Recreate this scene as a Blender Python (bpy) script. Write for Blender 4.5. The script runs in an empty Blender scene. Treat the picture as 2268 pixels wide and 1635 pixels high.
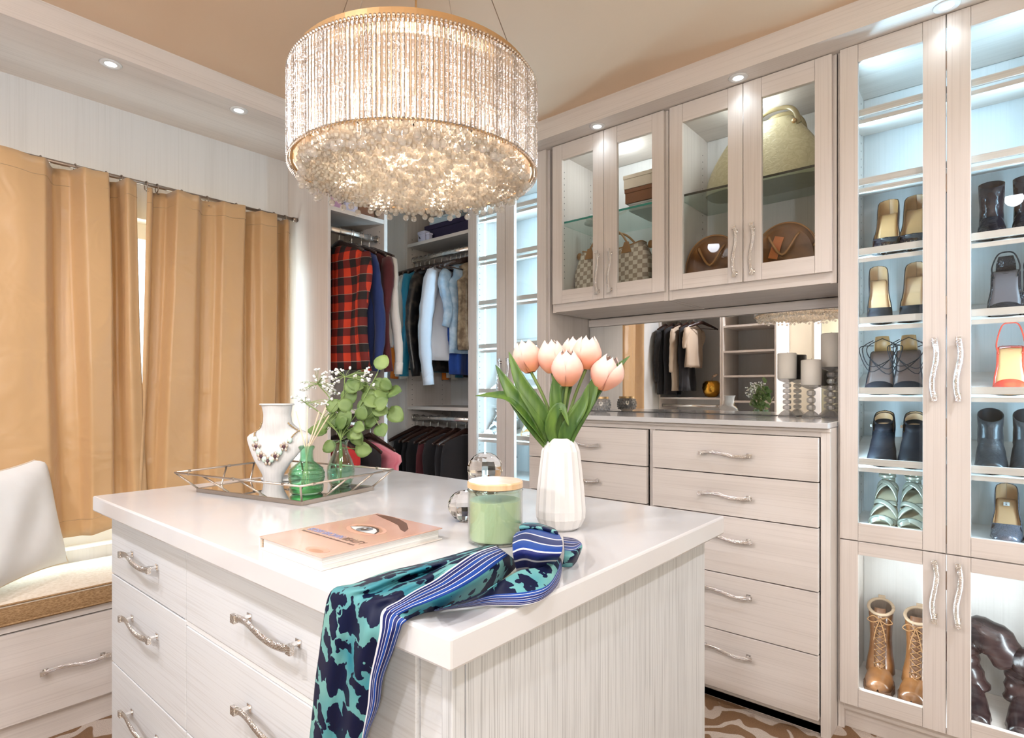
import bpy, bmesh, math, random
from mathutils import Vector, Matrix, noise
random.seed(7)
PI = math.pi
S = bpy.context.scene
COL = S.collection
# ---------------------------------------------------------------- camera
cd = bpy.data.cameras.new('camera'); cam = bpy.data.objects.new('camera', cd); COL.objects.link(cam)
cam.location = (0, 0, 1.22)
cam.rotation_euler = (PI / 2, 0, math.atan2(1091, 1285))
cd.sensor_width = 36; cd.lens = 36 * 1285 / 2268
cd.shift_y = (866 - 817.5) / 2268
cd.clip_start = 0.02
S.camera = cam
# ---------------------------------------------------------------- view, world
S.view_settings.view_transform = 'Standard'; S.view_settings.look = 'None'
S.view_settings.gamma = 1; S.view_settings.use_curve_mapping = False
S.view_settings.exposure = 0.46
S.cycles.use_denoising = True
S.cycles.max_bounces = 8; S.cycles.diffuse_bounces = 3; S.cycles.glossy_bounces = 3
S.cycles.transmission_bounces = 6; S.cycles.transparent_max_bounces = 12
S.cycles.caustics_reflective = False; S.cycles.caustics_refractive = False
S.cycles.sample_clamp_indirect = 4
S.cycles.use_adaptive_sampling = True; S.cycles.adaptive_threshold = .08
W = bpy.data.worlds.new('sky'); S.world = W; W.use_nodes = True
W.node_tree.nodes['Background'].inputs[0].default_value = (.75, .92, 1, 1)
W.node_tree.nodes['Background'].inputs[1].default_value = 3.0

def area(name, loc, rot, sx, sy, power, color=(1, 1, 1), spread=180):
    d = bpy.data.lights.new(name, 'AREA'); d.shape = 'RECTANGLE'; d.size = sx; d.size_y = sy
    d.energy = power; d.color = color; d.spread = math.radians(spread)
    o = bpy.data.objects.new(name, d); COL.objects.link(o); o.location = loc; o.rotation_euler = rot
    return o
def point(name, loc, power, color=(1, 1, 1), r=.02):
    d = bpy.data.lights.new(name, 'POINT'); d.energy = power; d.color = color; d.shadow_soft_size = r
    o = bpy.data.objects.new(name, d); COL.objects.link(o); o.location = loc
    return o
def spot(name, loc, power, color, angle, blend=.6, rot=(0, 0, 0)):
    d = bpy.data.lights.new(name, 'SPOT'); d.energy = power; d.color = color; d.spot_size = math.radians(angle); d.spot_blend = blend; d.shadow_soft_size = .03
    o = bpy.data.objects.new(name, d); COL.objects.link(o); o.location = loc; o.rotation_euler = rot
    return o
COOL = (.74, .89, 1.0); WARM = (1.0, .88, .74); NEUT = (.93, .96, 1.05)
# unseen fill spots under the ceiling, added to brighten the room
for x, y, p in ((-2.0, -.42, 38), (-1.0, -.45, 36), (.05, -.45, 44), (.70, .55, 20), (.70, 1.5, 44)):
    d_ = spot('added_fill_spot', (x, y, 2.52), p, NEUT, 160, .5); d_.data.shadow_soft_size = .05
for x, y, z, p in ((-1.1, -.90, 1.75, 27), (.80, -.75, 1.60, 32)):
    point('added_fill_point', (x, y, z), p, (.92, .95, 1.05), .05)  # added fill points without fixtures, lift the cabinet fronts and alcove
# light thrown by the chandelier bulbs
CHX, CHY, CHR = -1.1285, .956, .302
for k in range(5):
    a = k * 2 * PI / 5 + .4
    point('chandelier_bulb_light', (CHX + .15 * math.cos(a), CHY + .15 * math.sin(a), 1.885), 3.8, WARM, .03)
spot('added_up_spot', (CHX, CHY, 1.90), 1250, (1, .97, .93), 150, .35, (PI, 0, 0))  # added up-facing spot without a bulb, brightens ceiling and upper cabinets
for x, y in ((-2.561, .686), (-2.557, 1.163), (-2.56, .21), (-1.442, 2.31), (-.797, 2.31), (-.141, 2.31), (-2.05, 2.31)):
    spot('puck_light_beam', (x, y, 2.435), .8, COOL, 125, .9)
# led strips inside the glazed shoe cabinets and spots inside the upper cabinets
for x0, x1 in ((-.42, .14), (-2.29, -1.79)):
    for x, ry in ((x0, -PI / 2), (x1, PI / 2)):
        area('led_strip_light', (x, 2.41, 1.58), (0, ry, 0), 1.55, .012, 13, (.46, .76, 1))
for x0, x1 in ((-.42, .14),):
    for x, ry in ((x0, -PI / 2), (x1, PI / 2)):
        area('led_strip_light', (x, 2.41, .40), (0, ry, 0), .45, .012, 2.2, (.80, .92, 1))
for x in (-1.435, -.797):
    point('cabinet_spot_light', (x, 2.52, 2.38), 1.3, (.85, .95, 1), .03)
# daylight reaching the window
area('window_daylight', (-3.10, .9, 1.35), (0, -PI / 2, 0), 1.4, 1.3, 13, (.80, .94, 1))

# ---------------------------------------------------------------- materials
def nt(name):
    m = bpy.data.materials.new(name); m.use_nodes = True
    n = m.node_tree; b = n.nodes['Principled BSDF']
    return m, n, b
def mat(name, col, rough=.5, metal=0, trans=0, ior=1.45, emis=None, es=0, bump=None, coat=0, sheen=0, alpha=1):
    m, n, b = nt(name)
    b.inputs['Base Color'].default_value = (*col, 1); b.inputs['Roughness'].default_value = rough
    b.inputs['Metallic'].default_value = metal; b.inputs['Transmission Weight'].default_value = trans
    b.inputs['IOR'].default_value = ior; b.inputs['Coat Weight'].default_value = coat
    b.inputs['Sheen Weight'].default_value = sheen
    if emis: b.inputs['Emission Color'].default_value = (*emis, 1); b.inputs['Emission Strength'].default_value = es
    if bump:
        sc, st, kind = bump
        tc = n.nodes.new('ShaderNodeTexCoord')
        t = n.nodes.new('ShaderNodeTexNoise' if kind == 'n' else 'ShaderNodeTexVoronoi'); t.inputs['Scale'].default_value = sc
        n.links.new(tc.outputs['Object'], t.inputs['Vector'])
        bp = n.nodes.new('ShaderNodeBump'); bp.inputs['Strength'].default_value = st; bp.inputs['Distance'].default_value = .002
        n.links.new(t.outputs[0], bp.inputs['Height']); n.links.new(bp.outputs[0], b.inputs['Normal'])
    return m
def noisecol(name, c1, c2, scale=(1, 1, 1), sc=5, rough=.5, lo=.35, hi=.65, metal=0, detail=3, bump=0, vor=False, coat=0, dist=0, trl=0):
    m, n, b = nt(name); L = n.links
    tc = n.nodes.new('ShaderNodeTexCoord'); mp = n.nodes.new('ShaderNodeMapping'); mp.inputs['Scale'].default_value = scale
    L.new(tc.outputs['Object'], mp.inputs[0])
    if vor:
        t = n.nodes.new('ShaderNodeTexVoronoi')
    else:
        t = n.nodes.new('ShaderNodeTexNoise'); t.inputs['Detail'].default_value = detail; t.inputs['Distortion'].default_value = dist
    t.inputs['Scale'].default_value = sc; L.new(mp.outputs[0], t.inputs['Vector'])
    r = n.nodes.new('ShaderNodeValToRGB'); e = r.color_ramp.elements
    e[0].position = lo; e[0].color = (*c1, 1); e[1].position = hi; e[1].color = (*c2, 1)
    L.new(t.outputs[0], r.inputs[0]); L.new(r.outputs[0], b.inputs['Base Color'])
    b.inputs['Roughness'].default_value = rough; b.inputs['Metallic'].default_value = metal; b.inputs['Coat Weight'].default_value = coat
    if bump:
        bp = n.nodes.new('ShaderNodeBump'); bp.inputs['Strength'].default_value = bump; bp.inputs['Distance'].default_value = .002
        L.new(t.outputs[0], bp.inputs['Height']); L.new(bp.outputs[0], b.inputs['Normal'])
    return m
def wood(name, axis, base, dark, fine=1.0, broad=.5, rough=.42, fs=3.2):
    """whitewashed laminate with the grain along one axis"""
    m, n, b = nt(name); L = n.links
    tc = n.nodes.new('ShaderNodeTexCoord')
    def lay(al, ac, sc):
        mp = n.nodes.new('ShaderNodeMapping'); v = [ac] * 3; v[axis] = al; mp.inputs['Scale'].default_value = v
        L.new(tc.outputs['Object'], mp.inputs[0])
        t = n.nodes.new('ShaderNodeTexNoise'); t.inputs['Scale'].default_value = sc; t.inputs['Detail'].default_value = 3
        L.new(mp.outputs[0], t.inputs['Vector']); return t
    a1 = lay(.6, 60, fs); a2 = lay(.5, 7, 1.6)
    def ramp(t, lo, hi, w):
        r = n.nodes.new('ShaderNodeMapRange'); r.inputs[1].default_value = lo; r.inputs[2].default_value = hi
        r.inputs[3].default_value = 0; r.inputs[4].default_value = w; L.new(t.outputs[0], r.inputs[0]); return r
    r1 = ramp(a1, .50, .70, fine); r2 = ramp(a2, .50, .72, broad)
    ad = n.nodes.new('ShaderNodeMath'); ad.operation = 'ADD'; ad.use_clamp = True
    L.new(r1.outputs[0], ad.inputs[0]); L.new(r2.outputs[0], ad.inputs[1])
    mx = n.nodes.new('ShaderNodeMix'); mx.data_type = 'RGBA'
    mx.inputs[6].default_value = (*base, 1); mx.inputs[7].default_value = (*dark, 1)
    L.new(ad.outputs[0], mx.inputs[0]); L.new(mx.outputs[2], b.inputs['Base Color'])
    b.inputs['Roughness'].default_value = rough
    return m
WB = (.80, .72, .66); WD = (.62, .54, .48)
wx = wood('wood_grain_x', 0, WB, WD, .45, .5)
wy = wood('wood_grain_y', 1, WB, WD, .45, .5)
wz = wood('wood_grain_z', 2, WB, WD, .45, .35)
wlz = wood('wood_pale_z', 2, (.80, .78, .76), (.66, .64, .61), .3, .25)
wsz = wood('wood_streaked_z', 2, (.68, .68, .675), (.40, .395, .39), .9, .25, fs=9)
wsx = wood('wood_streaked_x', 0, (.74, .735, .73), (.52, .49, .46), .45, .4, fs=5)
def glass_thin(name, tint, refl=1.0, rough=0.0):
    m = bpy.data.materials.new(name); m.use_nodes = True; n = m.node_tree; n.nodes.clear(); L = n.links
    o = n.nodes.new('ShaderNodeOutputMaterial'); t = n.nodes.new('ShaderNodeBsdfTransparent'); t.inputs[0].default_value = (*tint, 1)
    g = n.nodes.new('ShaderNodeBsdfGlossy'); g.inputs['Roughness'].default_value = rough
    f = n.nodes.new('ShaderNodeFresnel'); ge = n.nodes.new('ShaderNodeNewGeometry'); mr = n.nodes.new('ShaderNodeMapRange')
    mr.inputs[3].default_value = 1.45; mr.inputs[4].default_value = 1 / 1.45; L.new(ge.outputs['Backfacing'], mr.inputs[0]); L.new(mr.outputs[0], f.inputs[0])
    mu = n.nodes.new('ShaderNodeMath'); mu.operation = 'MULTIPLY'; mu.inputs[1].default_value = refl; mu.use_clamp = True
    mx = n.nodes.new('ShaderNodeMixShader'); L.new(f.outputs[0], mu.inputs[0]); L.new(mu.outputs[0], mx.inputs[0])
    L.new(t.outputs[0], mx.inputs[1]); L.new(g.outputs[0], mx.inputs[2]); L.new(mx.outputs[0], o.inputs[0])
    return m
pane_m = glass_thin('pane_glass', (.96, .98, .98), .7)
shelf_glass = glass_thin('shelf_glass', (.86, .95, .92), 1.3)
green_glass = glass_thin('green_bottle_glass', (.70, .90, .78), 2.0, .03)
jar_glass = glass_thin('jar_glass', (.93, .97, .92), 1.8, .01)
def crystal_mat(name, tint=(1, 1, 1), k=.45, rough=.06, gl=.55, bs=.9, dc=(.9, .87, .82)):
    m = bpy.data.materials.new(name); m.use_nodes = True; n = m.node_tree; n.nodes.clear(); L = n.links
    o = n.nodes.new('ShaderNodeOutputMaterial'); t = n.nodes.new('ShaderNodeBsdfTransparent'); t.inputs[0].default_value = (*tint, 1)
    g = n.nodes.new('ShaderNodeBsdfGlossy'); g.inputs['Roughness'].default_value = rough
    d = n.nodes.new('ShaderNodeBsdfTranslucent'); d.inputs[0].default_value = (*dc, 1)
    d2 = n.nodes.new('ShaderNodeBsdfDiffuse'); d2.inputs[0].default_value = (*dc, 1)
    tc = n.nodes.new('ShaderNodeTexCoord'); v = n.nodes.new('ShaderNodeTexNoise'); v.inputs['Scale'].default_value = 180; v.inputs['Detail'].default_value = 2
    L.new(tc.outputs['Object'], v.inputs['Vector'])
    bp = n.nodes.new('ShaderNodeBump'); bp.inputs['Strength'].default_value = bs; bp.inputs['Distance'].default_value = .003
    L.new(v.outputs[0], bp.inputs['Height']); L.new(bp.outputs[0], g.inputs['Normal'])
    m0 = n.nodes.new('ShaderNodeMixShader'); m0.inputs[0].default_value = .5; L.new(d.outputs[0], m0.inputs[1]); L.new(d2.outputs[0], m0.inputs[2])
    m1 = n.nodes.new('ShaderNodeMixShader'); m1.inputs[0].default_value = gl; L.new(m0.outputs[0], m1.inputs[1]); L.new(g.outputs[0], m1.inputs[2])
    m2 = n.nodes.new('ShaderNodeMixShader'); m2.inputs[0].default_value = 1 - k; L.new(t.outputs[0], m2.inputs[1]); L.new(m1.outputs[0], m2.inputs[2])
    L.new(m2.outputs[0], o.inputs[0])
    return m
rod_m = crystal_mat('crystal_rod', (.97, .95, .93), .22, .14, .72, .9, (.34, .29, .24))
bead_m = crystal_mat('crystal_bead', (1, .97, .93), .40, .0, .50, .12, (.96, .88, .78))
facet_m = mat('clear_crystal', (1, 1, 1), .0, 0, 1, 1.5)
chrome = mat('chrome', (.82, .80, .78), .12, 1)
brush = mat('brushed_nickel', (.55, .47, .40), .35, 1)
bronze = mat('bronze_rod', (.36, .29, .24), .35, 1)
gold_band = mat('gold_band', (.62, .42, .22), .38, 1)
stone_m = noisecol('quartz_top', (.68, .655, .64), (.73, .71, .70), sc=3, rough=.14, coat=.2)
mirror_m = mat('mirror', (.90, .90, .88), .0, 1)
black_m = mat('black_gap', (.02, .018, .015), .8)
white_m = mat('white_paint', (.82, .80, .78), .45)
hole_m = mat('shelf_pin_hole', (.18, .16, .14), .8)
led_m = mat('led_glow', (1, 1, 1), .5, emis=(.80, .93, 1), es=6)
lamp_m = mat('lamp_glow', (1, 1, 1), .5, emis=(.86, .94, 1), es=5)
bulb_m = mat('bulb_glow', (1, 1, 1), .5, emis=(1, .82, .6), es=12)
rhine_m = mat('rhinestone_chrome', (.80, .77, .74), .14, 1, bump=(420, .8, 'v'))

# ---------------------------------------------------------------- mesh builder
class MB:
    def __init__(s): s.v = []; s.f = []; s.m = []; s.uv = None; s.mi = 0
    def add(s, vs, fs):
        b = len(s.v); s.v += [tuple(p) for p in vs]
        for f in fs: s.f.append(tuple(i + b for i in f)); s.m.append(s.mi)
        return s
    def box(s, x0, x1, y0, y1, z0, z1):
        if x0 > x1: x0, x1 = x1, x0
        if y0 > y1: y0, y1 = y1, y0
        if z0 > z1: z0, z1 = z1, z0
        return s.add([(x0, y0, z0), (x1, y0, z0), (x1, y1, z0), (x0, y1, z0), (x0, y0, z1), (x1, y0, z1), (x1, y1, z1), (x0, y1, z1)],
                     [(0, 3, 2, 1), (4, 5, 6, 7), (0, 1, 5, 4), (1, 2, 6, 5), (2, 3, 7, 6), (3, 0, 4, 7)])
    def hexa(s, lo, hi):
        """eight corners: four below, four above, both counterclockwise from above"""
        return s.add(list(lo) + list(hi), [(0, 3, 2, 1), (4, 5, 6, 7), (0, 1, 5, 4), (1, 2, 6, 5), (2, 3, 7, 6), (3, 0, 4, 7)])
    def tube(s, pts, r, n=8, cap=True, flat=1.0, up=None):
        pts = [Vector(p) for p in pts]; k = len(pts)
        rs = r if isinstance(r, (list, tuple)) else [r] * k
        ring = []; prev = None
        for i, p in enumerate(pts):
            t = (pts[min(i + 1, k - 1)] - pts[max(i - 1, 0)])
            t = t.normalized() if t.length > 1e-9 else Vector((0, 0, 1))
            a = Vector(up) if up else (prev if prev else (Vector((0, 0, 1)) if abs(t.z) < .9 else Vector((1, 0, 0))))
            u = (a - t * a.dot(t)); u = u.normalized() if u.length > 1e-6 else t.orthogonal().normalized()
            w = t.cross(u); prev = u
            ring.append([p + u * (rs[i] * math.cos(2 * PI * j / n)) + w * (rs[i] * flat * math.sin(2 * PI * j / n)) for j in range(n)])
        vs = [q for R in ring for q in R]; fs = []
        for i in range(k - 1):
            for j in range(n): fs.append((i * n + j, i * n + (j + 1) % n, (i + 1) * n + (j + 1) % n, (i + 1) * n + j))
        if cap: fs.append(tuple(range(n - 1, -1, -1))); fs.append(tuple((k - 1) * n + j for j in range(n)))
        return s.add(vs, fs)
    def lathe(s, prof, n=24, c=(0, 0, 0), rib=None, sx=1, sy=1):
        vs = []; fs = []
        for i, (r, z) in enumerate(prof):
            for j in range(n):
                a = 2 * PI * j / n; rr = r * (rib(j, z) if rib else 1)
                vs.append((c[0] + rr * sx * math.cos(a), c[1] + rr * sy * math.sin(a), c[2] + z))
        k = len(prof)
        for i in range(k - 1):
            for j in range(n): fs.append((i * n + j, i * n + (j + 1) % n, (i + 1) * n + (j + 1) % n, (i + 1) * n + j))
        if prof[0][0] > 1e-5: fs.append(tuple(range(n - 1, -1, -1)))
        if prof[-1][0] > 1e-5: fs.append(tuple((k - 1) * n + j for j in range(n)))
        return s.add(vs, fs)
    def ball(s, c, r, n=10, m=6, sq=(1, 1, 1)):
        vs = [(c[0], c[1], c[2] - r * sq[2])]; fs = []
        for i in range(1, m):
            t = PI * i / m
            for j in range(n): vs.append((c[0] + r * sq[0] * math.sin(t) * math.cos(2 * PI * j / n), c[1] + r * sq[1] * math.sin(t) * math.sin(2 * PI * j / n), c[2] - r * sq[2] * math.cos(t)))
        vs.append((c[0], c[1], c[2] + r * sq[2])); L = len(vs) - 1
        for j in range(n):
            fs.append((0, 1 + (j + 1) % n, 1 + j)); fs.append((L, 1 + (m - 2) * n + j, 1 + (m - 2) * n + (j + 1) % n))
        for i in range(m - 2):
            for j in range(n): a = 1 + i * n; fs.append((a + j, a + (j + 1) % n, a + n + (j + 1) % n, a + n + j))
        return s.add(vs, fs)
    def grid(s, rows, close=False):
        n = len(rows[0]); vs = [p for r in rows for p in r]; fs = []
        for i in range(len(rows) - 1):
            for j in range(n if close else n - 1): fs.append((i * n + j, i * n + (j + 1) % n, (i + 1) * n + (j + 1) % n, (i + 1) * n + j))
        return s.add(vs, fs)
    def poly(s, pts, nrm, th):
        """a flat outline given as 3d points, extruded by th along nrm"""
        n = len(pts); N = Vector(nrm) * th
        vs = [Vector(p) for p in pts]; vs = vs + [p + N for p in vs]
        return s.add(vs, [tuple(range(n - 1, -1, -1)), tuple(range(n, 2 * n))] + [(i, (i + 1) % n, n + (i + 1) % n, n + i) for i in range(n)])
    def weld(s, d=.0005):
        s._w = d; return s
    def mesh(s, name, mats, smooth=False):
        me = bpy.data.meshes.new(name); me.from_pydata(s.v, [], s.f)
        for m in (mats if isinstance(mats, (list, tuple)) else [mats]): me.materials.append(m)
        for p, i in zip(me.polygons, s.m): p.material_index = i
        if getattr(s, '_w', 0):
            bm = bmesh.new(); bm.from_mesh(me); bmesh.ops.remove_doubles(bm, verts=bm.verts, dist=s._w); bm.to_mesh(me); bm.free()
        if smooth: me.shade_smooth()
        me.update(); return me
def setp(o, label=None, cat=None, group=None, kind=None):
    if label: o['label'] = label
    if cat: o['category'] = cat
    if group: o['group'] = group
    if kind: o['kind'] = kind
    return o
def wloc(o):
    m = Matrix.Identity(4)
    ch = []
    while o: ch.append(o); o = o.parent
    for q in reversed(ch): m = m @ (Matrix.LocRotScale(q.location, q.rotation_euler, q.scale))
    return m
def obj(name, mb, mats, parent=None, world=False, smooth=False, bevel=0, solid=0, sub=0, loc=None, rot=None, **kw):
    """link one mesh object; world=True means that the builder holds scene coordinates"""
    if isinstance(mb, MB):
        if world and parent:
            inv = wloc(parent).inverted(); mb.v = [tuple(inv @ Vector(p)) for p in mb.v]
        me = mb.mesh(name, mats, smooth)
    else: me = mb
    o = bpy.data.objects.new(name, me); COL.objects.link(o)
    if parent: o.parent = parent
    if loc: o.location = loc
    if rot: o.rotation_euler = rot
    if bevel:
        b = o.modifiers.new('bevel', 'BEVEL'); b.width = bevel; b.segments = 2; b.limit_method = 'ANGLE'; b.angle_limit = .7
    if solid:
        b = o.modifiers.new('solid', 'SOLIDIFY'); b.thickness = solid; b.offset = 0
    if sub:
        b = o.modifiers.new('sub', 'SUBSURF'); b.levels = sub; b.render_levels = sub
    return setp(o, **kw)
def thing(name, label, cat, loc=(0, 0, 0), rz=0, group=None, rot=None):
    o = bpy.data.objects.new(name, None); COL.objects.link(o); o.location = loc
    o.rotation_euler = rot or (0, 0, rz); o.empty_display_size = .05
    return setp(o, label, cat, group)
def struct(name, mb, m, **kw): return obj(name, mb, m, kind='structure', **kw)
def dup(o, parent=None, loc=None, rz=None, label=None):
    c = o.copy(); COL.objects.link(c)
    if parent is not None: c.parent = parent
    if loc is not None: c.location = loc
    if rz is not None: c.rotation_euler[2] = rz
    if label: c['label'] = label
    for ch in list(o.children): dup(ch, c)
    return c
def lerp(a, b, t): return a + (b - a) * t
def cr(p0, p1, p2, p3, t):
    return .5 * ((2 * p1) + (-p0 + p2) * t + (2 * p0 - 5 * p1 + 4 * p2 - p3) * t * t + (-p0 + 3 * p1 - 3 * p2 + p3) * t ** 3)
def spline(pts, k=6):
    P = [Vector(p) for p in pts]; out = []
    for i in range(len(P) - 1):
        a = P[max(i - 1, 0)]; b = P[i]; c = P[i + 1]; d = P[min(i + 2, len(P) - 1)]
        for j in range(k): out.append(cr(a, b, c, d, j / k))
    out.append(P[-1]); return out
def srows(rows, ku=5, kv=4):
    r2 = [spline(r, kv) for r in rows]; cols = list(zip(*r2)); c2 = [spline(c, ku) for c in cols]
    return [list(r) for r in zip(*c2)]
# ================================================================ THE ROOM
XL, YB, ZC = -2.945, 2.77, 2.545        # window wall, back wall, ceiling
XR, YR = 1.15, -.95
carpet = None
def carpet_mat():
    m, n, b = nt('carpet'); L = n.links
    tc = n.nodes.new('ShaderNodeTexCoord')
    w = n.nodes.new('ShaderNodeTexNoise'); w.inputs['Scale'].default_value = 5; w.inputs['Detail'].default_value = 1
    L.new(tc.outputs['Object'], w.inputs['Vector'])
    mx = n.nodes.new('ShaderNodeMixRGB'); mx.inputs[0].default_value = .22
    L.new(tc.outputs['Object'], mx.inputs[1]); L.new(w.outputs['Color'], mx.inputs[2])
    v = n.nodes.new('ShaderNodeTexWave'); v.wave_type = 'RINGS'; v.rings_direction = 'SPHERICAL'; v.inputs['Scale'].default_value = 3.2; v.inputs['Distortion'].default_value = 9; v.inputs['Detail'].default_value = 1.5; v.inputs['Detail Scale'].default_value = 2.2
    L.new(mx.outputs[0], v.inputs['Vector'])
    r = n.nodes.new('ShaderNodeValToRGB'); e = r.color_ramp.elements
    e[0].position = .62; e[0].color = (.32, .17, .08, 1); e[1].position = .72; e[1].color = (.78, .63, .52, 1)
    L.new(v.outputs[0], r.inputs[0])
    f = n.nodes.new('ShaderNodeTexNoise'); f.inputs['Scale'].default_value = 300; L.new(tc.outputs['Object'], f.inputs['Vector'])
    mm = n.nodes.new('ShaderNodeMixRGB'); mm.blend_type = 'MULTIPLY'; mm.inputs[0].default_value = .6
    L.new(r.outputs[0], mm.inputs[1]); L.new(f.outputs[0], mm.inputs[2]); L.new(mm.outputs[0], b.inputs['Base Color'])
    bp = n.nodes.new('ShaderNodeBump'); bp.inputs['Strength'].default_value = .8; bp.inputs['Distance'].default_value = .004
    L.new(f.outputs[0], bp.inputs['Height']); L.new(bp.outputs[0], b.inputs['Normal'])
    b.inputs['Roughness'].default_value = .95
    return m
struct('floor', MB().box(XL - .3, XR + .1, YR - .1, YB + .1, -.05, 0), carpet_mat())
ceil_m = mat('ceiling_paint', (.80, .58, .40), .7)
wallp = mat('wall_paint', (.58, .52, .40), .6)
struct('ceiling', MB().box(XL - .3, XR + .1, YR - .1, YB + .1, ZC, ZC + .05), ceil_m)
struct('wall_back', MB().box(XL - .3, XR + .1, YB, YB + .1, 0, ZC), wlz)
struct('wall_right', MB().box(XR, XR + .1, YR - .1, YB, 0, ZC), wallp)
struct('wall_rear', MB().box(XL - .3, XR, YR - .1, YR, 0, ZC), wallp)
# window wall with its opening
WY0, WY1, WZ0, WZ1 = .28, 1.53, .56, 1.99
b = MB()
b.box(XL - .14, XL, YR, WY0, 0, ZC); b.box(XL - .14, XL, WY1, YB, 0, ZC)
b.box(XL - .14, XL, WY0, WY1, 0, WZ0); b.box(XL - .14, XL, WY0, WY1, WZ1, ZC)
struct('wall_left', b, wlz)
wf = struct('window_1', MB().box(XL - .12, XL - .09, WY0, WY0 + .05, WZ0, WZ1).box(XL - .12, XL - .09, WY1 - .05, WY1, WZ0, WZ1).box(XL - .12, XL - .09, WY0 + .05, WY1 - .05, WZ0, WZ0 + .05).box(XL - .12, XL - .09, WY0 + .05, WY1 - .05, WZ1 - .07, WZ1), white_m)
obj('mullion', MB().box(XL - .118, XL - .092, .87, .92, WZ0 + .05, WZ1 - .07), white_m, wf)
for a, c in ((WY0 + .05, .87), (.92, WY1 - .05)):
    obj('pane', MB().box(XL - .107, XL - .103, a, c, WZ0 + .05, WZ1 - .07), pane_m, wf)
# soffit over the window wall and crown over the cabinets
SX = -2.49
struct('trim_1', MB().box(XL, SX, YR, 2.26, 2.45, ZC), wy)
struct('trim_2', MB().box(XL, .30, 2.26, YB, 2.45, ZC), wx)
# recessed lights
def puck(x, y, z, label):
    t = thing('recessed_light', label, 'light', (x, y, z), group='recessed puck lights')
    obj('trim_ring', MB().lathe([(.020, 0), (.020, -.003), (.034, -.004), (.037, 0)], 28), white_m, t, smooth=True)
    obj('lens', MB().lathe([(.0, -.0015), (.020, -.0015), (.020, -.0005)], 24), lamp_m, t)
for x, y, l in ((-2.561, .686, 'round recessed light in the soffit above the left curtain'), (-2.557, 1.163, 'round recessed light in the soffit above the right curtain, nearer the chandelier'),
                (-1.442, 2.31, 'round recessed light above the checkered bag cabinet'), (-.797, 2.31, 'round recessed light above the cream bag cabinet'),
                (-.141, 2.31, 'round recessed light above the tall right shoe cabinet'), (-2.05, 2.31, 'round recessed light above the shoe cabinet behind the chandelier')):
    puck(x, y, 2.4498, l)
# door in the rear wall, seen in the mirror
df = struct('door_1', MB().box(-1.46, -1.40, YR - .005, YR + .03, 0, 2.08).box(-.52, -.46, YR - .005, YR + .03, 0, 2.08).box(-1.40, -.52, YR - .005, YR + .03, 2.02, 2.08), white_m)
obj('door_leaf', MB().box(-1.395, -.525, YR, YR + .012, 0, 2.015), mat('olive_door', (.33, .30, .20), .5), df, bevel=.003)
obj('door_knob', MB().ball((-.60, YR + .05, 1.0), .028).tube([(-.60, YR + .01, 1.0), (-.60, YR + .05, 1.0)], .01), brush, df, smooth=True)

# ================================================================ CABINETS
def handle_mesh():
    m = MB(); n = 20; L = .0975
    pts = []; 
    for i in range(n + 1):
        t = -1 + 2 * i / n
        pts.append((.006 * math.sin(t * PI), -.024 - .003 * math.cos(t * PI), L * t))
    m.mi = 1
    m.tube(pts, [.0070] * (n + 1), 6, True, .5, up=(1, 0, 0))
    m.mi = 0
    for sz in (-1, 1):
        m.tube([(0, 0, sz * .084), (0, -.023, sz * .084)], .0045, 8)
        m.mi = 1; m.box(-.0074, .0074, -.0268, -.0195, sz * .0965 - .007, sz * .0965 + .007)
        m.mi = 0; m.box(-.0065, .0065, -.002, 0, sz * .084 - .008, sz * .084 + .008)
    return m.mesh('handle', [chrome, rhine_m], False)
HM = handle_mesh()
def handle(parent, x, y, z, horiz=False, face=0):
    """face 0: door looks to -y, 1: to +x"""
    o = obj('handle', HM, None, parent)
    w = wloc(parent).inverted() @ Vector((x, y, z)); o.location = w
    R = Matrix.Rotation(PI / 2 if face == 1 else 0, 3, 'Z') @ Matrix.Rotation(PI / 2 if horiz else 0, 3, 'Y')
    o.rotation_euler = R.to_euler(); return o
def door(parent, x0, x1, z0, z1, yf, gx0, gx1, gz0, gz1, hx, hz):
    g = .0015; th = .02
    m = MB(); m.box(x0 + g, gx0, yf, yf + th, z0, z1).box(gx1, x1 - g, yf, yf + th, z0, z1)
    m.mi = 1; m.box(gx0 + .0006, gx1 - .0006, yf + .0008, yf + th, z0, gz0).box(gx0 + .0006, gx1 - .0006, yf + .0008, yf + th, gz1, z1)
    d = obj('door', m, [wz, wx], parent, world=True, bevel=.0012)
    obj('glass_pane', MB().box(gx0 - .004, gx1 + .004, yf + .012, yf + .015, gz0 - .004, gz1 + .004), pane_m, d, world=True)
    handle(d, hx, yf, hz); return d
def holes(parent, x, ys, z0, z1, face):
    m = MB()
    z = z0
    while z < z1:
        for y in ys: m.box(x, x + face * .0006, y - .0025, y + .0025, z - .0025, z + .0025)
        z += .032
    obj('shelf_pin_hole', m, hole_m, parent, world=True, kind='stuff')
def slope_shelf(parent, x0, x1, zt, yf=2.388, fence=True):
    """tilted shoe shelf: fence top at zt"""
    ys, ye = yf, YB - .01 - .01; rise = .25 * (ye - ys)
    z0, z1 = zt - .048, zt - .033
    m = MB().hexa([(x0, ys, z0), (x1, ys, z0), (x1, ye, z0 + rise), (x0, ye, z0 + rise)], [(x0, ys, z1), (x1, ys, z1), (x1, ye, z1 + rise), (x0, ye, z1 + rise)])
    s = obj('shoe_shelf', m, wx, parent, world=True)
    mm = MB().box(x0, x1, yf - .008, yf + .004, zt - .023, zt)
    for k in range(3):
        x = lerp(x0 + .02, x1 - .02, k / 2); mm.box(x - .004, x + .004, yf - .002, yf + .003, z1 - .002, zt - .022)
    obj('shelf_fence', mm, wx, s, world=True)
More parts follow.
